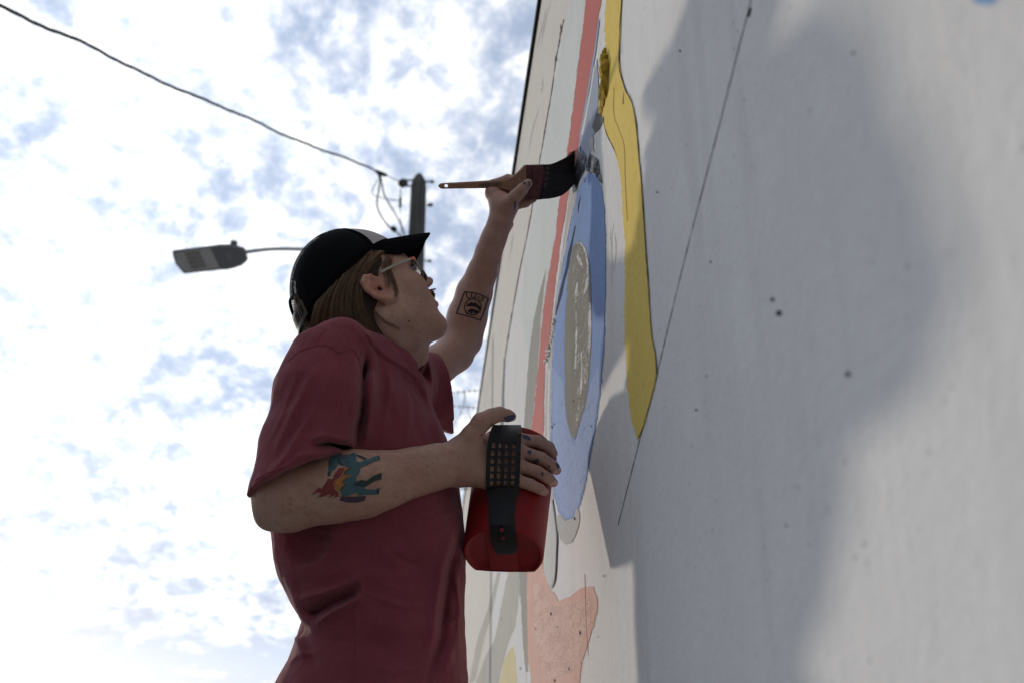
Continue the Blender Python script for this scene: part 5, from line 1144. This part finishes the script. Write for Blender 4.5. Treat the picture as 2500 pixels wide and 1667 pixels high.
    # ---- hair
    hf = Field(); hf.add(hell((-0.030, 0.030, 0), (0.100, 0.080, 0.081))); hf.add(hell((-0.058, -0.028, 0), (0.057, 0.066, 0.069)), 0.03); hf.add(hell((-0.072, -0.064, 0), (0.040, 0.054, 0.055)), 0.03)
    hf.add(hell((0.018, 0.052, 0), (0.052, 0.034, 0.0775)), 0.02)
    hm = bpy.data.materials.new('brown_hair'); hm.use_nodes = True; t = NT(hm.node_tree); b = hm.node_tree.nodes['Principled BSDF']; g = t.node('ShaderNodeNewGeometry').outputs['Position']
    an = t.node('ShaderNodeAttribute'); an.attribute_name = 'tone'; t.link(t.mix(an.outputs['Fac'], (0.045, 0.024, 0.013, 1), (0.44, 0.28, 0.17, 1)), b.inputs['Base Color']); b.inputs['Roughness'].default_value = 0.5; b.inputs['Specular IOR Level'].default_value = 0.3
    b.inputs['Transmission Weight'].default_value = 0.0
    v, f = surface(hf, 0.004); q = toHd(v); hair = None
    under = mat('hair_under', (0.026, 0.014, 0.008, 1), 0.7, bump=(260, 0.8, 0.003))
    hair = mk('hair', v, f, under, person)
    guides = [[(938, 616), (914, 640), (893, 668), (884, 715), (892, 760), (912, 800), (922, 825)], [(908, 616), (885, 648), (868, 695), (864, 745), (880, 790), (902, 825)], [(878, 638), (854, 684), (842, 740), (846, 790), (866, 826)], [(846, 664), (825, 710), (815, 760), (818, 800), (830, 830)], [(815, 697), (797, 738), (789, 780), (790, 812), (800, 840)], [(790, 722), (777, 760), (772, 795), (770, 822), (776, 845)], [(770, 745), (762, 778), (758, 800), (752, 822), (752, 840)]]
    G = np.array([spline(g_, 12) for g_ in guides]); paths = []
    U_ = rng.uniform(0, len(G) - 1.001, 2200); pl = []
    for u in U_:
        i = int(u); w_ = u - i; p = G[i] * (1 - w_) + G[i + 1] * w_
        p = p + np.cumsum(rng.normal(0, 0.55, (12, 2)), 0) + rng.normal(0, 2.0, 2)
        k = rng.uniform(0.75, 1.0); p = np.stack([np.interp(np.linspace(0, k, 12), np.linspace(0, 1, 12), p[:, a]) for a in (0, 1)], -1); pl.append(p)
    pl = np.array(pl); tt, rr = march(hf, pl[..., 0], pl[..., 1], off=0.0); tt = tt.reshape(len(pl), 12); rr = rr.reshape(len(pl), 12, 3)
    lift = rng.gamma(2.0, 0.0011, len(pl))
    for a in range(len(pl)):
        g_ = ~np.isnan(tt[a])
        if g_.sum() < 4: continue
        d_ = np.interp(np.arange(12), np.arange(12)[g_], tt[a][g_]); d_[1:-1] = (d_[:-2] + 2 * d_[1:-1] + d_[2:]) / 4
        paths.append(rr[a] * (d_ - lift[a])[:, None])
    far = []
    for P in paths[::2]:
        c = toHd(P); c[:, 2] *= -1; far.append(Hd(c))
    # loose wisps in front of and below the ear, and the hair in the cap's back opening
    for gpts, cnt, sp in (([(938, 640), (950, 662), (960, 685), (968, 712), (967, 724)], 26, 3.0), ([(938, 648), (944, 668), (948, 690), (946, 702)], 22, 4.0), ([(948, 628), (946, 645), (940, 662)], 40, 7), ([(900, 745), (914, 757), (935, 780), (960, 794), (974, 802)], 8, 2.0), ([(895, 750), (910, 768), (925, 785)], 14, 4.0)):
        base = spline(gpts, 12)
        for _ in range(cnt):
            p = base + rng.normal(0, sp, 2) + np.cumsum(rng.normal(0, 0.35, (12, 2)), 0); P = on_surface(body, p, off=0.0012 + rng.uniform(0, .0015)); paths.append(P)
    for _ in range(260):
        x0 = rng.uniform(716, 752); p = spline([(x0, 720 + rng.uniform(-4, 4)), (x0 + 5, 745), (x0 + 16 + rng.normal(0, 3), 775), (x0 + 28 + rng.normal(0, 4), 808)], 12)
        r_ = np.stack([(p[:, 0] - CXP) / F, (CYP - p[:, 1]) / F, np.ones(12)], -1); zz = -0.008 + rng.uniform(-0.04, 0.045)
        A = r_ @ HM; B_2 = HO @ HM; tq = (zz + B_2[2]) / A[:, 2]; paths.append(r_ * tq[:, None])
    for _ in range(110):     # flyaways
        u = rng.uniform(0, len(G) - 1.001); i = int(u); w_ = u - i; p = (G[i] * (1 - w_) + G[i + 1] * w_)[4:]
        p = p + np.linspace(0, 1, len(p))[:, None] ** 1.5 * rng.normal(0, 11, 2) + np.cumsum(rng.normal(0, 1.0, p.shape), 0); P = on_surface(hf, p, off=0.002); P = P + np.linspace(0, 1, len(P))[:, None] * np.array([0, 0, -rng.uniform(0.002, 0.014)]); paths.append(P)
    v, f = strands_mesh(paths + far, 0.00040, 0.00015); so = mk('strands', v, f, hm, hair)
    at = so.data.attributes.new('tone', 'FLOAT', 'POINT')           # every hair its own shade
    at.data.foreach_set('value', np.concatenate([np.full(len(P) * 3, x) for P, x in zip(paths + far, rng.beta(1.3, 2.2, len(paths + far)))]).astype(np.float32))
    # moustache
    ms = []
    for _ in range(900):
        z = rng.uniform(-0.025, 0.025); a = np.array([0.0985 - 8.0 * z * z + rng.uniform(-.001, .002), -0.0245 - 5 * z * z + rng.uniform(-0.006, 0.003), z])
        d_ = np.array([0.55 + rng.normal(0, .12), -0.62 + rng.normal(0, .15), z * 22 + rng.normal(0, .2)]); d_ /= np.linalg.norm(d_); ln = rng.uniform(0.006, 0.0105)
        ms.append(Hd(np.array([a + d_ * ln * s + np.array([0.0004, -0.004, 0]) * s * s for s in np.linspace(0, 1, 5)])))
    for _ in range(36):
        z = rng.uniform(-0.008, 0.016); a = np.array([0.101, -0.024, z]); ms.append(Hd(np.array([a + np.array([0.0135 * s, -0.0016 * s - 0.003 * s * s + rng.normal(0, .0004), 0.003 * s]) for s in np.linspace(0, 1, 5)])))
    v, f = strands_mesh(ms, 0.00060, 0.00025)
    mm = mat('moustache_brown', (0.15, 0.072, 0.034, 1), 1.0, 0.0); mk('moustache', v, f, mm, person)
    bm_ = mat('brow_brown', (0.07, 0.035, 0.018, 1), 0.5)
    for s in (1, -1):
        eb = []
        for _ in range(160):
            u = rng.uniform(0, 1); a = np.array([0.0955 - 0.020 * u * u, 0.032 + 0.006 * math.sin(u * 2.6) + rng.normal(0, .0016), (0.012 + 0.042 * u) * s]); d_ = np.array([-0.1 - .5 * u, 0.35 - .5 * u, 0.8 * s]) * 0.009
            eb.append(Hd(np.array([a + d_ * k for k in np.linspace(0, 1, 4)])))
        v, f = strands_mesh(eb, 0.00045, 0.00012); mk('eyebrow', v, f, bm_, person); eb = []
        for _ in range(60):
            u = rng.uniform(-1, 1); a = np.array([0.0870 - 0.004 * u * u, 0.0175 - 0.003 * u * u, (0.032 + 0.013 * u) * s]); eb.append(Hd(np.array([a + np.array([0.009, 0.002, 0.002 * u * s]) * k for k in np.linspace(0, 1, 4)])))
        v, f = strands_mesh(eb, 0.00045, 0.00012); mk('eyelashes', v, f, bm_, person)
    ew = mat('eye_white', (0.62, 0.60, 0.57, 1), 0.15); ir = mat('iris', (0.05, 0.06, 0.05, 1), 0.1)
    for s in (1, -1):
        vv, ff = lathe(Hd((0.0765, 0.0135, 0.032 * s)), HM @ np.array([1, 0.1, 0]), [(-0.0118 * math.cos(a), 0.0118 * math.sin(a) + 1e-5) for a in np.linspace(0, math.pi, 14)], 20); e = mk('eye', vv, ff, ew, person)
        vv, ff = lathe(Hd((0.0765, 0.0135, 0.032 * s)), HM @ np.array([1, 0.1, 0]), [(0.0119 * math.cos(a), 0.0119 * math.sin(a) + 1e-5) for a in np.linspace(0.5, 0.02, 6)], 20); mk('iris', vv, ff, ir, e)

    ah = []
    for _ in range(420):
        u = rng.uniform(0, 1); x = 700 + 360 * u; yc = np.interp(x, [700, 830, 950, 1060], [1210, 1185, 1168, 1140]); hw = np.interp(x, [700, 830, 950, 1060], [66, 78, 60, 50])
        y = yc + hw * rng.uniform(-0.98, 0.985); q = np.array([(x, y), (x + rng.uniform(4, 9), y + rng.uniform(-1, 5)), (x + rng.uniform(9, 16), y + rng.uniform(0, 9))])
        P = on_surface(body, q[:1], off=0.0002); n_ = (P[0] - V(x, yc, 1.545)); n_ /= np.linalg.norm(n_) + 1e-9; t_ = np.array([0.0065, -0.002 + rng.normal(0, .002), 0])
        ah.append(np.array([P[0], P[0] + t_ * 0.5 + n_ * 0.0018, P[0] + t_ + n_ * 0.0024]))
    v, f = strands_mesh(ah, 0.00016, 0.00006); mk('arm_hair', v, f, mat('fine_hair', (0.22, 0.13, 0.075, 1), 0.6), person)
    # ---- cap
    cap_black = mat('cap_fabric', (0.0040, 0.0042, 0.0055, 1), 0.95, 0.03, bump=(700, 0.3, 0.001)); cap_grey = mat('cap_front', (0.42, 0.395, 0.405, 1), 0.85, 0.2, bump=(500, 0.2, 0.001))
    net = bpy.data.materials.new('cap_mesh'); net.use_nodes = True; t = NT(net.node_tree); b = net.node_tree.nodes['Principled BSDF']; out = net.node_tree.nodes['Material Output']
    b.inputs['Base Color'].default_value = (0.0045, 0.005, 0.0065, 1); b.inputs['Roughness'].default_value = 0.8; b.inputs['Specular IOR Level'].default_value = 0.08
    uvn = t.node('ShaderNodeUVMap').outputs[0]; sp = t.node('ShaderNodeSeparateXYZ'); t.link(uvn, sp.inputs[0])
    fx = t.math('FRACT', sp.outputs[0]); fy = t.math('FRACT', sp.outputs[1])
    dx = t.math('ABSOLUTE', t.math('SUBTRACT', fx, 0.5)); dy = t.math('ABSOLUTE', t.math('SUBTRACT', fy, 0.5))
    hol = t.math('MULTIPLY', t.math('LESS_THAN', dx, 0.24), t.math('LESS_THAN', dy, 0.24))
    tr = t.node('ShaderNodeBsdfTransparent'); mx = t.node('ShaderNodeMixShader'); t.link(hol, mx.inputs[0]); t.link(b.outputs[0], mx.inputs[1]); t.link(tr.outputs[0], mx.inputs[2]); t.link(mx.outputs[0], out.inputs[0])
    CXc, CA, CB_ = -0.020, 0.1135, 0.0835
    def crown(th, ph, off=0.0):
        fr = max(0.0, math.cos(th)); n_ = 2.25 - 0.95 * ((1 + math.cos(th)) / 2) ** 2
        r = math.cos(ph) ** (2 / n_) if ph < math.pi / 2 - 1e-6 else 0.0; h = math.sin(ph) ** (2 / n_) if ph > 0 else 0.0
        xb = CXc + CA * math.cos(th); yb = 0.064 + 0.27 * xb - 0.012 * max(0, -math.cos(th)) ** 3
        cx = CXc + (0.016) * h
        w1 = 0.010 * math.sin(3.1 * th + 1.0) * math.sin(2 * ph) + 0.008 * math.sin(7.3 * th + 5 * ph) * math.sin(2 * ph)      # soft fabric, not a shell
        r += off / CA + w1
        return Hd((cx + CA * math.cos(th) * r, yb + (0.1590 + off - yb) * h, CB_ * math.sin(th) * r))
    def crown_patch(t0, t1, nth, nph=26, p0=0.0, p1=math.pi / 2, off=0.0, skip=None):
        v, f, uv = [], [], []
        for i in range(nph + 1):
            for j in range(nth + 1):
                th, ph = t0 + (t1 - t0) * j / nth, p0 + (p1 - p0) * i / nph; v.append(crown(th, ph, off)); uv.append((th * 60, ph * 50))
        for i in range(nph):
            for j in range(nth):
                th, ph = t0 + (t1 - t0) * (j + .5) / nth, p0 + (p1 - p0) * (i + .5) / nph
                if skip and skip(th, ph): continue
                a = i * (nth + 1) + j; f.append((a, a + 1, a + nth + 2, a + nth + 1))
        return v, f, uv
    FA = R(62); PI = math.pi
    opening = lambda th, ph: (abs(th - PI) / R(27)) ** 2 + (ph / 0.42) ** 2 < 1
    v, f, uv = crown_patch(FA, 2 * PI - FA, 120, 30, skip=opening); cap = mk('cap', v, f, net, person)
    ul = cap.data.uv_layers.new(name='UVMap'); li = np.zeros(len(cap.data.loops), np.int32); cap.data.loops.foreach_get('vertex_index', li); ul.data.foreach_set('uv', np.array(uv, np.float32)[li].ravel())
    v, f, uv = crown_patch(FA + 0.06, 2 * PI - FA - 0.06, 120, 30, off=-0.0035, skip=lambda th, ph: opening(th, ph) or (0.10 < ph < 0.75 and (R(146) < th < R(153) or R(162) < th < R(170) or R(190) < th < R(214))))
    mk('lining', v, f, cap_black, cap)
    v, f, uv = crown_patch(-FA, FA, 40, 26, off=0.0006); fp = mk('front_panel', v, f, cap_grey, cap)
    v, f, uv = crown_patch(FA - 0.03, FA + 0.05, 4, 26, off=0.0013); mk('panel_seam', v, f, cap_black, cap); v, f, uv = crown_patch(-FA - 0.05, -FA + 0.03, 4, 26, off=0.0013); mk('panel_seam', v, f, cap_black, cap)
    bandv, bandf, _ = crown_patch(R(30), PI - R(24), 50, 3, 0.0, 0.10, 0.0016); mk('sweatband', bandv, bandf, cap_black, cap)
    bandv, bandf, _ = crown_patch(PI + R(24), 2 * PI - R(30), 50, 3, 0.0, 0.10, 0.0016); mk('sweatband', bandv, bandf, cap_black, cap)
    # edge binding round the back opening
    P = []
    for a in np.linspace(0, PI, 30): P.append(crown(PI + R(27) * math.cos(a), max(0.0, 0.42 * math.sin(a)), 0.0008))
    vv, ff = tube(P, 0.0028, 6); mk('opening_binding', vv, ff, cap_black, cap)
    vv, ff = lathe(crown(0, PI / 2, 0.0), HM @ np.array([0.1, 1, 0]), [(-0.002, 0), (-0.002, 0.008), (0.002, 0.007), (0.004, 0.003), (0.0042, 0)], 14); mk('button', vv, ff, cap_black, cap)
    v, f = [], []; ns, nt_ = 40, 10
    for k in range(2):
        for i in range(nt_ + 1):
            for j in range(ns + 1):
                s = -1 + 2 * j / ns; th = R(66) * s
                xb = CXc + (CA + 0.001) * math.cos(th); root = np.array([xb, 0.066 + 0.27 * xb, (CB_ + 0.001) * math.sin(th)])
                tip = np.array([0.170 - 0.128 * abs(s) ** 2.7, 0.0735 - 0.060 * s * s * (1 - abs(s) ** 5) - 0.016 * abs(s) ** 5, 0.082 * s * (1 - 0.10 * abs(s) ** 3)])
                u = i / nt_; p = root + (tip - root) * u + np.array([0, 0.002 * math.sin(PI * u) - (0.0035 - 0.0015 * u) * k, 0]); v.append(Hd(p))
    M_ = (nt_ + 1) * (ns + 1); w_ = ns + 1
    for k in range(2): f += [(k * M_ + i * w_ + j, k * M_ + i * w_ + j + 1, k * M_ + (i + 1) * w_ + j + 1, k * M_ + (i + 1) * w_ + j) for i in range(nt_) for j in range(ns)]
    f += [(nt_ * w_ + j, nt_ * w_ + j + 1, M_ + nt_ * w_ + j + 1, M_ + nt_ * w_ + j) for j in range(ns)]
    br = mk('brim', v, f, cap_black, cap); fix_normals(br)
    # snap strap with its holes and pegs
    sp_m = mat('strap_plastic', (0.075, 0.068, 0.055, 1), 0.4)
    v, f = [], []
    ts = np.linspace(PI - R(30), PI + R(30), 25)
    for off in (0.0022, 0.0042):
        for ph in (0.035, 0.215):
            for th in ts: v.append(crown(th, ph, off))
    n = 25; f = [(j, j + 1, n + j + 1, n + j) for j in range(n - 1)] + [(2 * n + j, 2 * n + j + 1, 3 * n + j + 1, 3 * n + j) for j in range(n - 1)] + [(j, j + 1, 2 * n + j + 1, 2 * n + j) for j in range(n - 1)] + [(n + j, n + j + 1, 3 * n + j + 1, 3 * n + j) for j in range(n - 1)] + [(0, n, 3 * n, 2 * n), (n - 1, 2 * n - 1, 4 * n - 1, 3 * n - 1)]
    st = mk('snap_strap', v, f, sp_m, cap, False); fix_normals(st)
    for th in np.linspace(PI - R(26), PI + R(2), 7):
        v = [crown(th + a, b2, 0.0047) for a, b2 in ((-.022, .075), (.022, .075), (.022, .175), (-.022, .175))]; mk('snap_slot', v, [(0, 1, 2, 3)], mat('slot_black', (0.004, 0.004, 0.004, 1), 0.9) if 'slot_black' not in MAT else MAT['slot_black'], st, False)

    # ---- glasses
    fm = mat('clear_acetate', (0.30, 0.25, 0.20, 1), 0.18, 0.6); gl = mat('lens_glass', (0.95, 0.97, 0.97, 1), 0.02, 0.5, trans=1.0, ior=1.45); org = mat('orange_acetate', (0.60, 0.11, 0.025, 1), 0.3)
    frames = []; lens = []
    for s in (1, -1):
        P = []
        for a in np.linspace(0, 2 * PI, 44):
            ca, sa = math.cos(a), math.sin(a); k = (abs(ca) ** 3.2 + abs(sa) ** 3.2) ** (-1 / 3.2)
            y = 0.0205 * sa * k; z = 0.034 + 0.0270 * ca * k * (1 - 0.10 * (sa < 0) * abs(sa)); P.append((0.0995 - 0.0022 * ((z - 0.034) / 0.027) ** 2 - 0.18 * (z - 0.034) * 1.0 - 0.10 * y * -1 * -1, 0.0100 + y, z * s))
        frames.append(tube(np.array([Hd(p) for p in P]), 0.0013, 8, False)); lens.append(np.array([Hd(p) for p in P[:-1]]))
    br_ = np.array([Hd(p) for p in spline([(0.1035, 0.016, 0.009), (0.1065, 0.021, 0), (0.1035, 0.016, -0.009)], 10)]); frames.append(tube(br_, 0.0014, 8))
    vv, ff = join(frames); gls = mk('glasses', vv, ff, fm, person)
    for L in lens:
        c = L.mean(0); n = len(L); v = np.vstack([L, [c], L + HM @ np.array([0.0015, 0, 0]), [c + HM @ np.array([0.0026, 0, 0])]])
        f = [(j, (j + 1) % n, n) for j in range(n)] + [(n + 1 + j, n + 1 + (j + 1) % n, 2 * n + 1) for j in range(n)] + [(j, (j + 1) % n, n + 1 + (j + 1) % n, n + 1 + j) for j in range(n)]
        o = mk('lens', v, f, gl, gls); fix_normals(o)
    for s in (1, -1):
        tp = [(0.0925, 0.0255, 0.0635), (0.0850, 0.0265, 0.0685), (0.060, 0.0275, 0.0735), (0.025, 0.0275, 0.0775), (0.0, 0.026, 0.079), (-0.018, 0.012, 0.078)]
        P = np.array([Hd(np.array(p) * np.array([1, 1, s])) for p in spline(tp, 30)]); Yh = HM @ np.array([0, 1, 0]); Zh = HM @ np.array([0, 0, 1.0 * s])
        def bar(a, b2, hy, m, nm):
            v = np.concatenate([P[a:b2] + Yh * hy * sy + Zh * sz for sy, sz in ((1, 0.0008), (-1, 0.0008), (-1, -0.0008), (1, -0.0008))]); n = b2 - a
            f = [(k * n + j, k * n + j + 1, ((k + 1) % 4) * n + j + 1, ((k + 1) % 4) * n + j) for k in range(4) for j in range(n - 1)] + [(0, n, 2 * n, 3 * n), (n - 1, 4 * n - 1, 3 * n - 1, 2 * n - 1)]
            o = mk(nm, v, f, m, gls, False); fix_normals(o)
        bar(0, 4, 0.0030, fm, 'hinge'); bar(3, 8, 0.0026, org, 'temple_tip'); bar(7, 20, 0.0023, mat('temple_grey', (0.33, 0.30, 0.26, 1), 0.3) if 'temple_grey' not in MAT else MAT['temple_grey'], 'temple')

    # ---- tattoos, paint on the hands, moles, nails
    ink = lambda n_, c: mat('ink_' + n_, c, 0.5, 0.4) if 'ink_' + n_ not in MAT else MAT['ink_' + n_]
    t1 = lambda Q: [(740 + x / 9.8, 1080 + y / 9.8) for x, y in Q]
    red = ink('red', (0.20, 0.030, 0.028, 1)); orn = ink('orange', (0.36, 0.15, 0.028, 1)); teal = ink('teal', (0.045, 0.105, 0.125, 1)); dteal = ink('dark_teal', (0.020, 0.034, 0.038, 1)); pur = ink('purple', (0.055, 0.030, 0.055, 1)); blk = ink('black', (0.014, 0.012, 0.014, 1)); vio = ink('violet', (0.085, 0.085, 0.125, 1))
    D = lambda nm, poly, m, off, step=5: decal(nm, body, poly, m, bo, step, off=off)
    D('tattoo', t1([(200, 1260), (270, 1170), (370, 1070), (440, 1095), (600, 850), (700, 870), (760, 730), (870, 600), (990, 590), (940, 760), (760, 900), (720, 1000), (760, 1110), (860, 1200), (850, 1280), (730, 1320), (790, 1235), (600, 1310), (680, 1215), (570, 1245), (470, 1290), (360, 1300), (440, 1200), (330, 1180)]), red, 0.0008)
    D('tattoo', t1([(990, 600), (1140, 600), (1010, 700), (980, 790), (1090, 770), (1200, 750), (1010, 850), (950, 960), (1040, 980), (930, 1060), (890, 1160), (800, 1120), (750, 1040), (740, 920), (900, 820), (940, 720)]), orn, 0.0010)
    D('tattoo', t1([(720, 320), (800, 270), (1110, 280), (1180, 230), (1260, 240), (1280, 430), (1340, 460), (1470, 420), (1690, 330), (1820, 300), (1840, 400), (1700, 440), (1560, 510), (1370, 590), (1350, 720), (1280, 800), (1260, 940), (1340, 1000), (1460, 1050), (1490, 1110), (1700, 1120), (1830, 1080), (1810, 1230), (1640, 1240), (1320, 1250), (1270, 1190), (1130, 1250), (930, 1290), (900, 1210), (940, 1060), (1000, 1000), (960, 960), (1020, 850), (1200, 750), (1000, 760), (1010, 690), (1140, 600), (960, 540), (860, 500), (840, 400)]), teal, 0.0012)
    D('tattoo', t1([(720, 320), (840, 400), (850, 500), (780, 600), (700, 660), (640, 790), (590, 780), (600, 700), (610, 420)]), teal, 0.0012)
    D('tattoo', t1([(1200, 1010), (1250, 940), (1400, 880), (1510, 910), (1700, 780), (1880, 710), (1880, 870), (1700, 920), (1560, 1010), (1470, 1060)]), dteal, 0.0014)
    D('tattoo', t1([(1270, 270), (1400, 310), (1550, 380), (1450, 400), (1400, 350), (1280, 310)]), dteal, 0.0014)
    D('tattoo', t1([(870, 1380), (900, 1290), (1100, 1290), (1300, 1285), (1510, 1270), (1480, 1380), (1300, 1430), (1100, 1430), (960, 1400)]), pur, 0.0014)
    for q in ([(1790, 310), (1820, 300), (1840, 400), (1810, 400)], [(1760, 1110), (1840, 1075), (1815, 1235), (1770, 1230)], [(590, 700), (650, 700), (640, 790), (590, 785)]): D('tattoo', t1(q), dteal, 0.0016)
    D('tattoo', t1([(820, 300), (1100, 300), (1080, 360), (860, 370)]), vio, 0.0016)
    for q in ([(850, 390), (880, 480), (960, 520)], [(970, 790), (990, 700), (1060, 640), (1140, 605)], [(950, 960), (970, 900), (1040, 845)], [(895, 1150), (930, 1070), (1030, 985)], [(1010, 430), (1100, 480)], [(1200, 270), (1220, 330)]): D('tattoo', strip(t1(q), 1.6), blk, 0.0018, 3)
    t2 = lambda Q: np.array([(1100 + x / 14.26, 690 + y / 14.26) for x, y in Q])
    sq = [(490, 325), (640, 340), (760, 360), (1000, 410), (1200, 490), (1320, 570), (1230, 850), (1130, 1130), (1040, 1320), (800, 1230), (500, 1150), (200, 1070), (330, 720), (490, 325)]
    for i in range(len(sq) - 1):
        a, b2 = np.array(sq[i], float), np.array(sq[i + 1], float); e = (b2 - a) / np.linalg.norm(b2 - a) * 12
        D('tattoo', strip(t2([a - e, b2 + e]), 2.6), blk, 0.0012, 3)
    cir = [(775 + 290 * math.cos(a), 860 + 278 * math.sin(a)) for a in np.linspace(0, 2 * PI, 25)]
    for i in range(24): D('tattoo', strip(t2([cir[i], cir[i + 1]]), 2.4), blk, 0.0012, 3)
    for q in ([(540, 350), (560, 460), (620, 570)], [(730, 370), (735, 460), (700, 530), (620, 580)], [(880, 420), (870, 480), (850, 560)], [(990, 470), (960, 590)], [(1105, 480), (1080, 560)], [(1190, 520), (1130, 600), (1060, 670)], [(760, 530), (860, 540)], [(1000, 610), (1050, 640)]): D('tattoo', strip(t2(spline(q, 6)), 2.3), blk, 0.0012, 3)
    for q in ([(530, 830), (620, 740), (730, 690), (800, 725), (860, 700), (980, 790), (1070, 900), (1010, 970), (900, 870), (760, 835)], [(600, 1010), (670, 930), (760, 920), (900, 960), (1010, 1020), (920, 1070), (840, 1090), (800, 1020), (700, 990), (640, 1060)], [(730 + 52 * math.cos(a), 1045 + 52 * math.sin(a)) for a in np.linspace(0, 6.28, 11)[:-1]], [(500, 1010), (600, 1060), (640, 1120), (560, 1110)]): D('tattoo', t2(q), blk, 0.0012, 3)
    pb = ink('paint_blue', (0.060, 0.070, 0.120, 1)); c3 = lambda Q: [(1000 + x / 3.1356, 950 + y / 3.1356) for x, y in Q]
    for q in ([(720, 215), (760, 200), (802, 190), (806, 205), (785, 235), (740, 243)], [(945, 540), (985, 530), (988, 555), (955, 562)], [(900, 470), (930, 465), (925, 500), (910, 490)], [(1120, 560), (1145, 575), (1150, 600), (1130, 595)], [(1000, 640), (1025, 630), (1020, 670)], [(1060, 580), (1075, 585), (1068, 602)], [(860, 345), (900, 350), (930, 385), (880, 375)], [(545, 340), (560, 345), (550, 360)]): D('paint_smear', spline(c3(q + q[:1]), 22)[:-1], pb, 0.0008, 3)
    c2 = lambda Q: [(1140 + x / 9.222, 430 + y / 9.222) for x, y in Q]
    for q in ([(1255, 150), (1310, 130), (1300, 190), (1270, 195)], [(1050, 580), (1110, 590), (1100, 720), (1060, 770), (1065, 660)], [(1390, 110), (1420, 150), (1415, 240), (1390, 200)]): D('paint_smear', spline(c2(q + q[:1]), 22)[:-1], pb, 0.0008, 3)
    mole = ink('mole', (0.12, 0.050, 0.034, 1))
    for x, y, r_ in ((999, 784, 3.2), (1028, 737, 2.2), (1030, 730, 1.6), (1006, 809, 2.0), (938, 819, 2.0), (1051, 796, 1.8), (868, 1192, 0), (760, 1155, 2.0), (918, 1141, 1.6), (1068, 1118, 1.6), (987, 716, 1.4), (1130, 870, 1.2)):
        r_ *= 0.8
        if r_: D('mole', [(x + r_ * math.cos(a), y + r_ * math.sin(a)) for a in np.linspace(0, 6.28, 9)[:-1]], mole, 0.0006, 2)
    nail = mat('nail', (0.46, 0.30, 0.25, 1), 0.3)
    for q in ([(1118, 690), (1128, 705), (1118, 722), (1100, 715), (1103, 695)], [(1050, 760), (1066, 775), (1056, 798), (1040, 790)], [(1140, 590), (1155, 600), (1150, 618), (1134, 610)]): D('fingernail', c3(q), nail, 0.0007, 3)
    return person
build_person()
print('SCRIPT', round(time.time() - T0, 1), 's')
